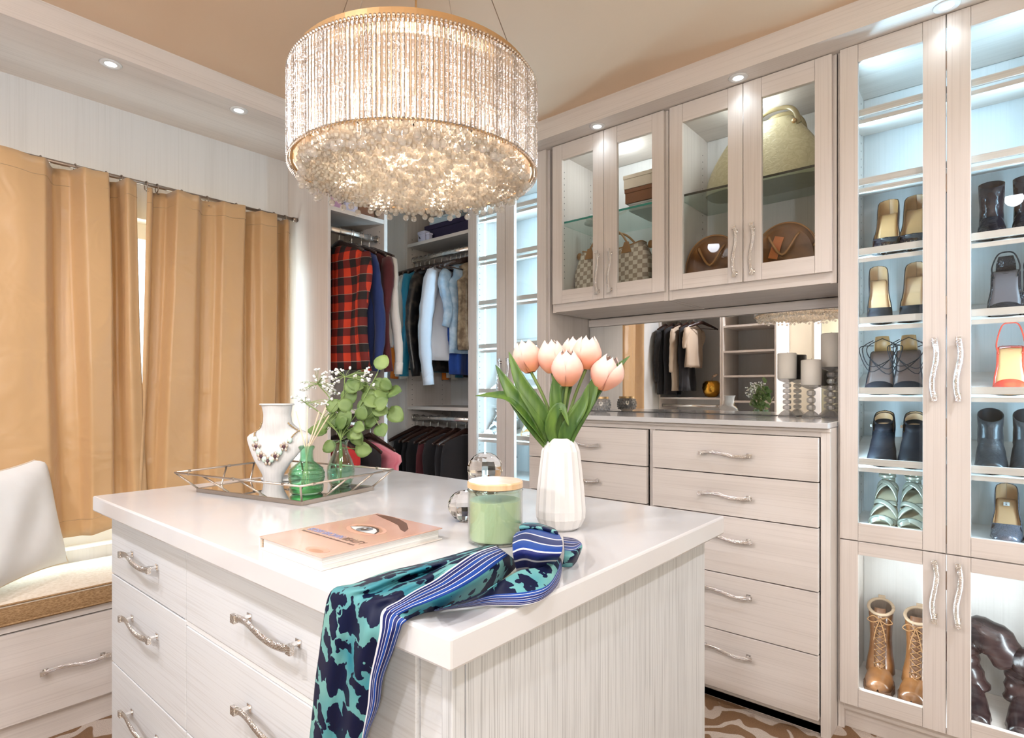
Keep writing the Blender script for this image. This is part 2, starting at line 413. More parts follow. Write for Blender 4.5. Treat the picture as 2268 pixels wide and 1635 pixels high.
def shoe_cabinet(name, label, x0, x1, xm, lower_handles=True, leds=False):
    t = thing(name, label, 'cabinet', ((x0 + x1) / 2, 2.56, 0))
    yb = YB - .002
    m = MB().box(x0, x0 + .02, 2.38, yb, .0, 2.449).box(x1 - .02, x1, 2.38, yb, .0, 2.449)
    m.mi = 1
    m.box(x0 + .02, x1 - .02, 2.382, yb - .012, .07, .11).box(x0 + .02, x1 - .02, 2.382, yb - .012, 2.415, 2.449)
    m.box(x0 + .02, x1 - .02, 2.382, yb - .012, .680, .728)
    m.box(x0 + .02, x1 - .02, 2.40, 2.415, .0, .07)
    obj('carcass', m, [wz, wx], t, world=True)
    obj('back_panel', MB().box(x0 + .021, x1 - .021, yb - .011, yb, .11, 2.414), wlz, t, world=True)
    for zt in (2.222, 1.976, 1.727, 1.482, 1.232, .980): slope_shelf(t, x0 + .021, x1 - .021, zt)
    for sx, f in ((x0 + .0202, 1), (x1 - .0208, 1)): holes(t, sx, (2.435, 2.70), .78, 2.40, f)
    st = .062
    door(t, x0 + .008, xm, .690, 2.448, 2.358, x0 + .008 + .058, xm - .063, .752, 2.385, xm - .030, 1.29)
    door(t, xm, x1 - .008, .690, 2.448, 2.358, xm + .063, x1 - .008 - .058, .752, 2.385, xm + .032, 1.29)
    door(t, x0 + .008, xm, .100, .686, 2.358, x0 + .008 + .058, xm - .063, .163, .640, xm - .030, .564)
    door(t, xm, x1 - .008, .100, .686, 2.358, xm + .063, x1 - .008 - .058, .163, .640, xm + .032, .564)
    h = MB()
    for z in (.60, .75, 1.10, 1.5, 1.9, 2.3): h.box(xm - .0012, xm + .0012, 2.362, 2.372, z - .03, z + .03)
    obj('hinge', h, bronze, t, world=True, kind='stuff')
    if leds:
        m = MB().box(x0 + .0205, x0 + .023, 2.474, 2.486, .78, 2.38)
        s = obj('led_strip', m, mat('led_tape', (.9, .95, 1), .4, emis=(.7, .88, 1), es=1.5), t, world=True)
        d = MB(); z = .79
        while z < 2.37: d.box(x0 + .023, x0 + .0245, 2.477, 2.483, z - .003, z + .003); z += .0165
        obj('led_dot', d, led_m, s, world=True, kind='stuff')
    return t
shoe_cabinet('shoe_cabinet', 'tall glazed shoe cabinet at the right, beside the mirror alcove, with heels and boots', -.462, .175, -.145)
shoe_cabinet('shoe_cabinet', 'tall glazed shoe cabinet with a glowing LED strip, left of the mirror alcove', -2.332, -1.768, -2.050, leds=True)

def upper_cabinet(label, x0, x1, xm, gl):
    t = thing('upper_cabinet', label, 'cabinet', ((x0 + x1) / 2, 2.56, 1.615)); yb = YB - .002
    m = MB().box(x0, x0 + .02, 2.38, yb, 1.615, 2.449).box(x1 - .02, x1, 2.38, yb, 1.615, 2.449)
    m.mi = 1
    m.box(x0 + .02, x1 - .02, 2.38, yb - .012, 1.617, 1.665).box(x0 + .02, x1 - .02, 2.38, yb - .012, 2.425, 2.449)
    obj('carcass', m, [wz, wx], t, world=True)
    obj('back_panel', MB().box(x0 + .021, x1 - .021, yb - .011, yb, 1.666, 2.424), wlz, t, world=True)
    obj('glass_shelf', MB().box(x0 + .022, x1 - .022, 2.41, yb - .014, 2.066, 2.075), shelf_glass, t, world=True)
    obj('glass_edge', MB().box(x0 + .022, x1 - .022, 2.4075, 2.4098, 2.066, 2.075), mat('glass_edge', gl, .15), t, world=True)
    for sx in (x0 + .0202, x1 - .0208): holes(t, sx, (2.45, 2.70), 1.80, 2.36, 1)
    zb, zt = 1.655, 2.446
    door(t, x0 + .010, xm, zb, zt, 2.358, x0 + .070, xm - .060, 1.720, 2.368, xm - .027, 1.776)
    door(t, xm, x1 - .010, zb, zt, 2.358, xm + .070 if xm < -1 else xm + .071, x1 - .068, 1.720, 2.368, xm + .040, 1.776)
    pk = obj('cabinet_light', MB().lathe([(0, 0), (.025, 0), (.03, .004)], 20, (xm, 2.52, 2.419)), lamp_m, t, world=True)
upper_cabinet('two-door glazed wall cabinet holding the checkered bag, left of the pair', -1.747, -1.122, -1.437, (.03, .30, .24))
upper_cabinet('two-door glazed wall cabinet holding the cream and brown bags, right of the pair', -1.119, -.467, -.795, (.05, .05, .04))

# alcove with its mirror, between the two tall cabinets
t = thing('alcove_mirror', 'wide wall mirror in the alcove over the chest of drawers', 'mirror', (-1.11, YB, 1.109))
obj('mirror_glass', MB().box(-1.762, -.466, YB - .022, YB - .016, 1.112, 1.572), mirror_m, t, world=True)
obj('backing', MB().box(-1.764, -.464, YB - .015, YB - .001, 1.112, 1.613), wx, t, world=True)
obj('top_rail', MB().box(-1.762, -.466, YB - .034, YB - .016, 1.573, 1.612), wx, t, world=True)
# chest of drawers
t = thing('chest_of_drawers', 'wide pale wooden chest of drawers under the alcove mirror', 'cabinet', (-1.13, 2.5, 0))
yb = YB - .003
m = MB().box(-1.800, -1.765, 2.262, 2.355, 0, 1.088).box(-.494, -.464, 2.262, 2.356, 0, 1.088).box(-1.7645, -.4645, 2.285, yb, .0, .03).box(-1.7645, -1.75, 2.285, yb, .03, 1.088).box(-.48, -.4645, 2.3565, yb, .03, 1.088)
m.box(-1.155, -1.130, 2.270, 2.30, .06, 1.062)
m.mi = 1; m.box(-1.765, -.494, 2.266, 2.30, 1.0565, 1.088).box(-1.75, -.48, 2.32, yb, 1.07, 1.088)
obj('carcass', m, [wz, wx], t, world=True, bevel=.001)
obj('plinth', MB().box(-1.765, -.494, 2.285, 2.30, .0, .058), wx, t, world=True)
obj('cornice', MB().box(-1.802, -.462, 2.256, 2.284, 1.075, 1.0885), wx, t, world=True, bevel=.002)
ZD = [(1.055, .900), (.896, .740), (.736, .515), (.511, .293), (.289, .063)]
for x0, x1 in ((-1.128, -.497), (-1.790, -1.156)):
    for zt, zb in ZD:
        d = obj('drawer', MB().box(x0, x1, 2.240, 2.2615, zb, zt), wx, t, world=True, bevel=.0015)
        handle(d, (x0 + x1) / 2 - .006, 2.240, (zt + zb) / 2 + (0 if zt > .8 else .03 if zt > .7 else .045), True)
obj('dresser_worktop', MB().box(-1.802, -.4635, 2.225, YB - .024, 1.0890, 1.1090), stone_m, bevel=.002, label='long glossy pale worktop on the chest of drawers below the mirror', cat='worktop')

# open wardrobes
rodm = mat('wardrobe_rod', (.80, .77, .73), .25, .9)
def wardrobe_left():
    t = thing('open_wardrobe', 'open wardrobe bay with the red plaid shirt, beside the curtain', 'wardrobe', (-2.75, 1.79, 0))
    m = MB().box(XL + .001, -2.56, 1.602, 1.620, 0, 2.449).box(XL + .001, -2.56, 1.946, 1.968, 0, 2.449)
    m.mi = 1
    m.box(XL + .001, -2.562, 1.62, 1.946, .08, .10)
    obj('carcass', m, [wz, wy], t, world=True, bevel=.001)
    obj('back_panel', MB().box(XL + .001, XL + .010, 1.621, 1.945, .1, 2.448), wz, t, world=True)
    for z in (2.145, 1.125, 1.120 + 1.27 * 0 + .0):
        if z == 1.120: continue
        obj('shelf', MB().box(XL + .011, -2.561, 1.6205, 1.9455, z - .022, z), wy, t, world=True)
    for z in (2.048, 1.045):
        r = obj('hanging_rod', MB().tube([(-2.62, 1.621, z), (-2.62, 1.945, z)], .015, 16, True, .55, up=(0, 0, 1)), rodm, t, world=True, smooth=True)
        obj('rod_bracket', MB().tube([(-2.62, 1.938, z), (-2.62, 1.9455, z)], .021, 16), chrome, r, world=True)
    holes(t, -2.9, (0,), 3, 1, 1) if False else None
    m = MB()
    for zz in range(60):
        z = .2 + zz * .032
        for x in (-2.60, -2.88): m.box(x - .0025, x + .0025, 1.9452, 1.9459, z - .0025, z + .0025)
    obj('shelf_pin_hole', m, hole_m, t, world=True, kind='stuff')
wardrobe_left()
def wardrobe_back(label, x0, x1, y0, y1, f, zs=(2.150, 1.123), rods=(2.056, 1.049), back=True):
    """f=-1: looks to -y (front at y0), back at y1"""
    t = thing('open_wardrobe', label, 'wardrobe', ((x0 + x1) / 2, (y0 + y1) / 2, 0))
    m = MB().box(x0, x0 + .018, y0, y1, 0, 2.449).box(x1 - .018, x1, y0, y1, 0, 2.449)
    m.mi = 1; m.box(x0 + .018, x1 - .018, y0 + .002, y1 - .002, .08, .10)
    obj('carcass', m, [wz, wx], t, world=True, bevel=.001)
    yy = max(y0, y1) if f < 0 else min(y0, y1)
    obj('back_panel', MB().box(x0 + .0185, x1 - .0185, yy, yy + f * .008, .1, 2.448), wlz, t, world=True)
    a, c = (min(y0, y1), max(y0, y1))
    for z in zs:
        obj('shelf', MB().box(x0 + .0185, x1 - .0185, a + (.009 if f > 0 else .001), c - (.009 if f < 0 else .001), z - .020, z), wx, t, world=True)
    fr = a if f < 0 else c
    for z in rods:
        r = obj('hanging_rod', MB().tube([(x0 + .019, fr - f * .05, z), (x1 - .019, fr - f * .05, z)], .015, 16, True, .55, up=(0, 0, 1)), rodm, t, world=True, smooth=True)
        obj('rod_bracket', MB().tube([(x0 + .0185, fr - f * .05, z), (x0 + .026, fr - f * .05, z)], .021, 16).tube([(x1 - .0185, fr - f * .05, z), (x1 - .026, fr - f * .05, z)], .021, 16), chrome, r, world=True)
    m = MB()
    for zz in range(60):
        z = .3 + zz * .032
        for y in (fr - f * .04, fr - f * .30): m.box(x0 + .0181, x0 + .0187, y - .0025, y + .0025, z - .0025, z + .0025)
    obj('shelf_pin_hole', m, hole_m, t, world=True, kind='stuff')
    return t
wardrobe_back('open wardrobe bay crowded with bright tops, left of the LED-lit shoe cabinet', -2.912, -2.334, 2.38, YB - .002, -1)
# corner filler between the two wardrobe bays
obj('corner_panel', MB().box(XL + .001, -2.913, 1.970, YB - .002, 0, 2.449), wlz, label='pale corner panel between the two open wardrobe bays', cat='panel')
# wardrobes behind the camera, seen in the mirror
wardrobe_back('open wardrobe with dark coats on the rear wall, seen in the mirror', XL + .003, -2.24, YR + .002, -.50, 1, zs=(2.15, 1.15), rods=(2.02, 1.06))
t = thing('open_shelf_unit', 'empty open shelf unit on the rear wall, seen in the mirror', 'shelves', (-1.97, -.72, 0))
m = MB().box(-2.237, -2.219, YR + .002, -.50, 0, 2.449).box(-1.718, -1.70, YR + .002, -.50, 0, 2.449)
obj('carcass', m, wz, t, world=True, bevel=.001)
obj('back_panel', MB().box(-2.2185, -1.7185, YR + .002, YR + .01, 0, 2.449), wlz, t, world=True)
for z in (.12, .37, .62, .87, 1.12, 1.38, 1.633, 1.895, 2.15):
    obj('shelf', MB().box(-2.2185, -1.7185, YR + .011, -.502, z - .02, z), wx, t, world=True)

# ================================================================ ISLAND
IX0, IX1, IY0, IY1 = -1.853, -.478, .455, 1.298
t = thing('island_cabinet', 'pale wooden island cabinet with drawers in the middle of the room', 'cabinet', (-1.16, .88, 0))
bx0, bx1, by0, by1 = IX0 + .033, IX1 - .033, IY0 + .035, IY1 - .03
m = MB().box(bx0 + .021, bx1 - .021, by0 + .021, by1, .08, .897)
m.mi = 1; m.box(bx0 + .03, bx1 - .03, by0 + .06, by1 - .04, 0, .08)
obj('carcass', m, [wz, black_m], t, world=True)
obj('end_panel', MB().box(bx1 - .0205, bx1, by0 + .024, by1, .0, .8995), wsz, t, world=True, bevel=.001)
obj('end_panel', MB().box(bx0, bx0 + .0205, by0 + .024, by1, .0, .8995), wsz, t, world=True, bevel=.001)
obj('corner_post', MB().box(bx1 - .020, bx1, by0, by0 + .022, .0, .8995), wsz, t, world=True, bevel=.0015)
obj('corner_post', MB().box(bx1 - .066, bx1 - .022, by0 + .006, by0 + .0205, .0, .8995), wsx, t, world=True, bevel=.001)
mx = -1.322
fy = by0
for x0, x1, rows in ((bx0, mx - .0015, ((.894, .735), (.731, .500), (.496, .265), (.261, .03))), (mx + .0015, bx1 - .068, ((.894, .735), (.722, .500), (.496, .265), (.261, .03)))):
    for zt, zb in rows:
        d = obj('drawer', MB().box(x0, x1, fy, fy + .0205, zb, zt), wsx, t, world=True, bevel=.0012)
        handle(d, (x0 + x1) / 2, fy, (zt + zb) / 2 + (.0 if zt > .8 else .04), True)
obj('drawer_rail', MB().box(mx - .012, bx1 - .068, fy + .002, fy + .021, .7235, .7335), white_m, t, world=True)
obj('island_countertop', MB().box(IX0, IX1, IY0, IY1, .900, .940), stone_m, bevel=.004, label='thick glossy white stone countertop on the island', cat='countertop')

# ================================================================ WINDOW SEAT
t = thing('window_seat', 'pale wooden window seat with drawers under the curtains', 'bench', (-2.75, .6, 0))
m = MB().box(XL + .001, -2.562, -.48, 1.60, .0, .092).box(XL + .001, -2.562, -.48, 1.60, .0925, .408)
m.box(XL + .001, -2.545, -.48, 1.60, .408, .434)
obj('carcass', m, wy, t, world=True, bevel=.001)
for y0, y1 in ((-.47, .222), (.225, .918), (.921, 1.595)):
    d = obj('drawer', MB().box(-2.5615, -2.541, y0, y1, .095, .403), wy, t, world=True, bevel=.0015)
    handle(d, -2.541, (y0 + y1) / 2, .247, True, 1)
# ================================================================ CUSHION, PILLOW, CURTAINS
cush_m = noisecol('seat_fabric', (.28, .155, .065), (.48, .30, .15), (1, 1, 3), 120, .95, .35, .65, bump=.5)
cush_lit_top = noisecol('seat_fabric_lit_top', (.70, .58, .44), (.80, .69, .56), (1, 1, 1), 90, .95, .35, .65, bump=.4)  # daylight on the seat top put into a lighter copy of the fabric
m = MB(); n = 40
rows = []
x0, x1 = XL + .012, -2.528
for i in range(n + 1):
    y = lerp(-.47, 1.59, i / n); r = []
    e = min(i, n - i) / 2; e = min(1, e)
    for (x, z) in ((x0, .436), (x1 - .003, .436), (x1, .448), (x1, .500), (x1 - .004, .512), (x1 - .03, .517), (x1 - .12, .522 + .003 * math.sin(i * .8)), (x0 + .10, .523 + .003 * math.sin(i * .6)), (x0 + .02, .516), (x0, .500)):
        r.append((x, y, z if e == 1 else lerp(.478, z, .75 + .25 * e)))
    rows.append(r)
m.grid(rows, True); m.add(rows[0], [tuple(range(len(rows[0])))]); m.add(rows[-1], [tuple(range(len(rows[0]) - 1, -1, -1))])
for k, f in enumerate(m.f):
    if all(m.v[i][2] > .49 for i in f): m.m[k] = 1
cu = obj('seat_cushion', m, [cush_m, cush_lit_top], smooth=True, label='long tan woven seat cushion on the window seat', cat='cushion')
obj('piping', MB().tube([(x1, -.465, .508), (x1, 1.585, .508)], .0035, 6).tube([(x1, -.465, .442), (x1, 1.585, .442)], .0035, 6), cush_m, cu, smooth=True)
pil_m = noisecol('white_linen', (.84, .81, .77), (.90, .88, .85), (1, 1, 1), 8, .9, .3, .7, bump=.2)
def pillow():
    C0 = Vector((-2.775, .600, .556)); e1 = Vector((.634, -.770, -.06)).normalized(); e2 = Vector((.02, -.275, .962)); e2 = (e2 - e1 * e2.dot(e1)).normalized(); nr = e1.cross(e2)
    if nr.x < 0: nr = -nr
    c = C0 + e1 * .21 + e2 * .21
    t = thing('throw_pillow', 'plain white throw pillow leaning against the left curtain on the window seat', 'pillow', (c.x, c.y, .526))
    N = 22; fr = []; bk = []
    for i in range(N + 1):
        a, b = [], []
        for j in range(N + 1):
            u = -1 + 2 * i / N; v = -1 + 2 * j / N
            y = .212 * u * (1 - .10 * (1 - v * v)); z = .212 * v * (1 - .10 * (1 - u * u))
            d = .062 * ((1 - u ** 4) * (1 - v ** 4)) ** .6 + .005 * math.sin(6 * u + 4 * v) * (1 - u * u) * (1 - v * v)
            p = c + e1 * y + e2 * z
            a.append(tuple(p + nr * d)); b.append(tuple(p - nr * d * .75))
        fr.append(a); bk.append(b[::-1])
    m = MB().grid(fr).grid(bk)
    obj('cover', m, pil_m, t, world=True, smooth=True)
    edge = [fr[0][j] for j in range(N + 1)] + [fr[i][N] for i in range(N + 1)] + [fr[N][j] for j in range(N, -1, -1)] + [fr[i][0] for i in range(N, -1, -1)]
    obj('piping', MB().tube(edge, .003, 5), mat('piping_cream', (.80, .66, .50), .8), t, world=True, smooth=True)
pillow()

def curtain_mat():
    m, n, b = nt('curtain_satin'); L = n.links
    b.inputs['Base Color'].default_value = (.66, .41, .20, 1); b.inputs['Roughness'].default_value = .36
    b.inputs['Sheen Weight'].default_value = .3
    tr = n.nodes.new('ShaderNodeBsdfTranslucent'); tr.inputs[0].default_value = (.75, .48, .20, 1)
    mx = n.nodes.new('ShaderNodeMixShader'); mx.inputs[0].default_value = .16
    L.new(b.outputs[0], mx.inputs[1]); L.new(tr.outputs[0], mx.inputs[2]); L.new(mx.outputs[0], n.nodes['Material Output'].inputs[0])
    tc = n.nodes.new('ShaderNodeTexCoord'); t = n.nodes.new('ShaderNodeTexNoise'); t.inputs['Scale'].default_value = 6; t.inputs['Distortion'].default_value = 1
    L.new(tc.outputs['Object'], t.inputs[0]); bp = n.nodes.new('ShaderNodeBump'); bp.inputs['Strength'].default_value = .5; bp.inputs['Distance'].default_value = .02
    L.new(t.outputs[0], bp.inputs['Height']); L.new(bp.outputs[0], b.inputs['Normal'])
    return m
cur_m = curtain_mat()
RODX, RODZ = -2.845, 2.120
def curtain(label, keys, hem, ztop, zbot, lean):
    """keys: (y, front amount 0..1) along the top"""
    t = thing('curtain', label, 'curtain', (RODX, (keys[0][0] + keys[-1][0]) / 2, zbot))
    N = 150; M = 40; rows = []
    def amt(y):
        for (a, fa), (c, fc) in zip(keys, keys[1:]):
            if a <= y <= c: q = (y - a) / (c - a); q = q * q * (3 - 2 * q); return lerp(fa, fc, q)
        return keys[-1][1]
    ya, yb_ = keys[0][0], keys[-1][0]
    for j in range(M + 1):
        v = j / M; r = []
        for i in range(N + 1):
            u = i / N; y0 = lerp(ya, yb_, u); f = amt(y0)
            flat = lerp(1.0, .75, v)
            x = RODX + .045 + (f - .75) * .095 * flat + .010 * v * math.sin(9 * u + 2.5 * v) + .006 * noise.noise(Vector((y0 * 9, v * 5, 2)))
            y = y0 + .012 * v * math.sin(17 * u + 3 * v) + lean(u) * v
            zt = ztop + .012 * f - .006 + .008 * abs(math.sin(u * 12))
            z = lerp(zt, zbot + hem(u), v)
            r.append((x, y, z))
        rows.append(r)
    c = obj('cloth', MB().grid(rows), cur_m, t, world=True, smooth=True, solid=.003)
    hl = [Vector(p) + Vector((.003, 0, .055)) for p in rows[M]]
    hz = [Vector(lerp(Vector(a), Vector(b_), .045)) + Vector((.0018, 0, 0)) for a, b_ in zip(rows[0], rows[M])]
    obj('hem_seam', MB().tube(hz, .0012, 4), mat('seam_thread', (.50, .33, .18), .7), t, world=True)
    obj('hem_seam', MB().tube([Vector(lerp(Vector(a), Vector(b_), .955)) + Vector((.0018, 0, 0)) for a, b_ in zip(rows[0], rows[M])], .0012, 4), bpy.data.materials['seam_thread'], t, world=True)
    return t, rows
RINGS_L = [.16, .29, .413, .53, .64, .745, .80]
RINGS_R = [.893, .935, 1.035, 1.145, 1.28, 1.395, 1.47, 1.53]
lt, lr = curtain('gold satin curtain on the left half of the rod, behind the white pillow',
    [(.10, .4), (.17, 1), (.26, .15), (.33, .9), (.45, 1), (.53, .9), (.575, .05), (.62, .2), (.66, .95), (.735, .95), (.765, .0), (.785, .1), (.808, .85), (.845, .7)],
    lambda u: .035 * math.sin(u * 7) * .6 + .02 * u, 2.098, .645, lambda u: .035 * u)
rt, rr_ = curtain('gold satin curtain on the right half of the rod, behind the jewellery bust',
    [(.890, .55), (.903, .6), (.93, .0), (.975, .15), (1.00, .95), (1.08, .95), (1.125, .35), (1.17, .55), (1.20, .95), (1.29, 1), (1.325, .25), (1.355, .55), (1.38, .95), (1.455, .95), (1.475, .0), (1.505, .1), (1.53, .6), (1.545, .5)],
    lambda u: .01 * math.sin(u * 9), 2.096, .66, lambda u: -.05 * (1 - u))
def rings(t, ys):
    for y in ys:
        m = MB(); pts = [(RODX, y + .002 * math.sin(a * 2), RODZ - .008 + .019 * 1 * math.cos(a)) if 0 else (RODX + .019 * math.sin(a), y, RODZ - .008 + .019 * math.cos(a)) for a in [2 * PI * k / 16 for k in range(17)]]
        m.tube(pts, .0022, 6); m.tube([(RODX, y, RODZ - .026), (RODX + .01, y, RODZ - .036), (RODX + .03, y, RODZ - .040)], .0015, 5)
        obj('curtain_ring', m, bronze, t, world=True, smooth=True)
rings(lt, RINGS_L); rings(rt, RINGS_R)
t = thing('curtain_rod', 'thin bronze curtain rod across the window wall', 'curtain rod', (RODX, .75, RODZ))
obj('rod', MB().tube([(RODX, -.05, RODZ), (RODX, 1.575, RODZ)], .0085, 12), bronze, t, world=True, smooth=True)
obj('finial', MB().tube([(RODX, 1.575, RODZ), (RODX, 1.598, RODZ)], .012, 12), bronze, t, world=True, smooth=True)
for y in (.06, 1.545):
    obj('bracket', MB().tube([(XL, y, RODZ - .012), (RODX, y, RODZ - .012)], .006, 8).tube([(XL, y, RODZ - .012), (XL + .006, y, RODZ - .012)], .022, 12), bronze, t, world=True)

# ================================================================ CHANDELIER
def chandelier():
    z0, z1 = 1.764, 1.966
    t = thing('chandelier', 'large round crystal drum chandelier hanging over the island', 'chandelier', (CHX, CHY, z0))
    R = CHR
    band = MB().lathe([(.250, z1 + .002), (.285, z1 + .002), (.291, z1 + .006), (.289, z1 + .030), (.250, z1 + .032), (.250, z1 + .002)], 72, (CHX, CHY, 0))
    obj('metal_band', band, gold_band, t, world=True, smooth=False)
    obj('rod_ring', MB().tube([(CHX + (R - .006) * math.cos(a), CHY + (R - .006) * math.sin(a), z1 + .004) for a in [2 * PI * k / 72 for k in range(73)]], .003, 6), gold_band, t, world=True)
    obj('rod_ring', MB().tube([(CHX + (R - .008) * math.cos(a), CHY + (R - .008) * math.sin(a), z0 + .004) for a in [2 * PI * k / 72 for k in range(73)]], .003, 6), gold_band, t, world=True)
    g = MB()
    for k in range(72):
        a = 2 * PI * k / 72
        if k % 6 == 0: g.tube([(CHX + (R - .012) * math.cos(a), CHY + (R - .012) * math.sin(a), z0), (CHX + (R - .012) * math.cos(a), CHY + (R - .012) * math.sin(a), z1 + .01)], .0025, 5)
    for k in range(6):
        a = PI * k / 6; g.tube([(CHX + .272 * math.cos(a), CHY + .272 * math.sin(a), z1 + .012), (CHX - .272 * math.cos(a), CHY - .272 * math.sin(a), z1 + .012)], .004, 6)
    obj('inner_frame', g, gold_band, t, world=True)
    sm = bpy.data.materials.new('diffuser_tint'); sm.use_nodes = True; nn = sm.node_tree; nn.nodes.clear(); oo = nn.nodes.new('ShaderNodeOutputMaterial')
    tr = nn.nodes.new('ShaderNodeBsdfTransparent'); tl = nn.nodes.new('ShaderNodeBsdfTranslucent'); tl.inputs[0].default_value = (.46, .33, .23, 1); df_ = nn.nodes.new('ShaderNodeBsdfDiffuse'); df_.inputs[0].default_value = (.40, .28, .19, 1)
    a_ = nn.nodes.new('ShaderNodeMixShader'); b_2 = nn.nodes.new('ShaderNodeMixShader'); a_.inputs[0].default_value = .5; b_2.inputs[0].default_value = .75
    nn.links.new(tl.outputs[0], a_.inputs[1]); nn.links.new(df_.outputs[0], a_.inputs[2]); nn.links.new(tr.outputs[0], b_2.inputs[1]); nn.links.new(a_.outputs[0], b_2.inputs[2]); nn.links.new(b_2.outputs[0], oo.inputs[0])
    obj('added_diffuser', MB().grid([[(CHX + (R - .014) * math.cos(2 * PI * j / 96), CHY + (R - .014) * math.sin(2 * PI * j / 96), z) for j in range(96)] for z in (z0 + .006, z1)], True), sm, t, world=True, smooth=True)  # added cylinder behind the rods, evens their brightness and browns the gaps
    # crystal rods: bumpy prisms
    rm = MB(); pts = []; rs = []
    for k in range(25):
        z = (z1 - z0 - .004) * k / 24; pts.append((.0002 * math.sin(k * 2.1), .0002 * math.cos(k * 1.7), z + .002)); rs.append(.0038 + .0003 * math.sin(k * 2.9))
    rm.tube(pts, rs, 5)
    rme = rm.mesh('crystal_rod', rod_m)
    NR = 200
    for k in range(NR):
        a = 2 * PI * k / NR
        obj('crystal_rod', rme, None, t, loc=(R * math.cos(a), R * math.sin(a), 0), rot=(0, 0, a * 7))
    m = MB()
    for k in range(NR):
        a = 2 * PI * k / NR
        m.ball((R * math.cos(a), R * math.sin(a), z1 - z0 + .005), .0042, 6, 4)
        m.tube([(R * math.cos(a), R * math.sin(a), -.001), ((R + .002) * math.cos(a), (R + .002) * math.sin(a), -.006)], .0016, 4)
    obj('rod_pin', m, brush, t, kind='stuff')
    # strands of beads
    rnd = random.Random(3)
    m = MB(); st = .0142; n = 0
    gx = int(.30 / st) + 1
    strands = []
    for i in range(-gx, gx + 1):
        for j in range(-gx, gx + 1):
            x = i * st + (j % 2) * st / 2 + rnd.uniform(-.003, .003); y = j * st * .9 + rnd.uniform(-.003, .003)
            if x * x + y * y < .279 ** 2: strands.append((x, y))
    for x, y in strands:
        zz = -.004 + rnd.uniform(-.016, .010)
        for k in range(2):
            m.ball((x, y, zz + k * .0155), .0070 if k else .0078, 6, 4)
    obj('crystal_bead', m, bead_m, t, kind='stuff')
    w = MB()
    for x, y in strands[::3]: w.tube([(x, y, .04), (x, y, .19)], .0008, 3)
    obj('strand_wire', w, chrome, t, kind='stuff')
    dm = MB().ball((0, 0, 0), .0088, 10, 7, (1, 1, 1)).tube([(0, 0, .008), (0, 0, .03)], .0007, 4)
    dme = dm.mesh('crystal_drop', bead_m, False)
    for k in range(64):
        a = 2 * PI * k / 64 + rnd.uniform(-.03, .03); r = .279 + rnd.uniform(-.012, .004)
        obj('crystal_drop', dme, None, t, loc=(r * math.cos(a), r * math.sin(a), -.030 + rnd.uniform(-.008, .010)))
    bm_ = MB().lathe([(0, 0), (.006, 0), (.008, .01), (.010, .03), (.004, .05), (0, .055)], 10)
    bme = bm_.mesh('bulb', bulb_m, True)
    for k in range(5):
        a = k * 2 * PI / 5 + .4
        bb = obj('bulb', bme, None, t, loc=(.15 * math.cos(a), .15 * math.sin(a), .125))
        obj('bulb_socket', MB().lathe([(.008, .055), (.009, .085)], 10), brush, bb)
    # suspension
    cx, cy = CHX, CHY
    for k in range(4):
        a = k * PI / 2 + .25
        obj('suspension_wire', MB().tube([(cx + .270 * math.cos(a), cy + .270 * math.sin(a), z1 + .030), (cx + .07 * math.cos(a), cy + .07 * math.sin(a), ZC - .02)], .0011, 5), black_m if 0 else bronze, t, world=True)
    obj('power_cord', MB().tube([(cx, cy, z1 + .01), (cx, cy, ZC - .01)], .0028, 6), gold_band, t, world=True)
    obj('canopy', MB().lathe([(.0, -.03), (.085, -.03), (.09, -.02), (.09, -.0005)], 36, (cx, cy, ZC)), brush, t, world=True, smooth=False)
chandelier()

# ================================================================ THINGS ON THE ISLAND
TZ = .9402
def text_mesh(s, size, name='lettering'):
    c = bpy.data.curves.new(name, 'FONT'); c.body = s; c.size = size; c.extrude = .0001
    o = bpy.data.objects.new(name, c); COL.objects.link(o)
    bpy.context.view_layer.update()
    me = bpy.data.meshes.new_from_object(o); bpy.data.objects.remove(o); bpy.data.curves.remove(c)
    return me
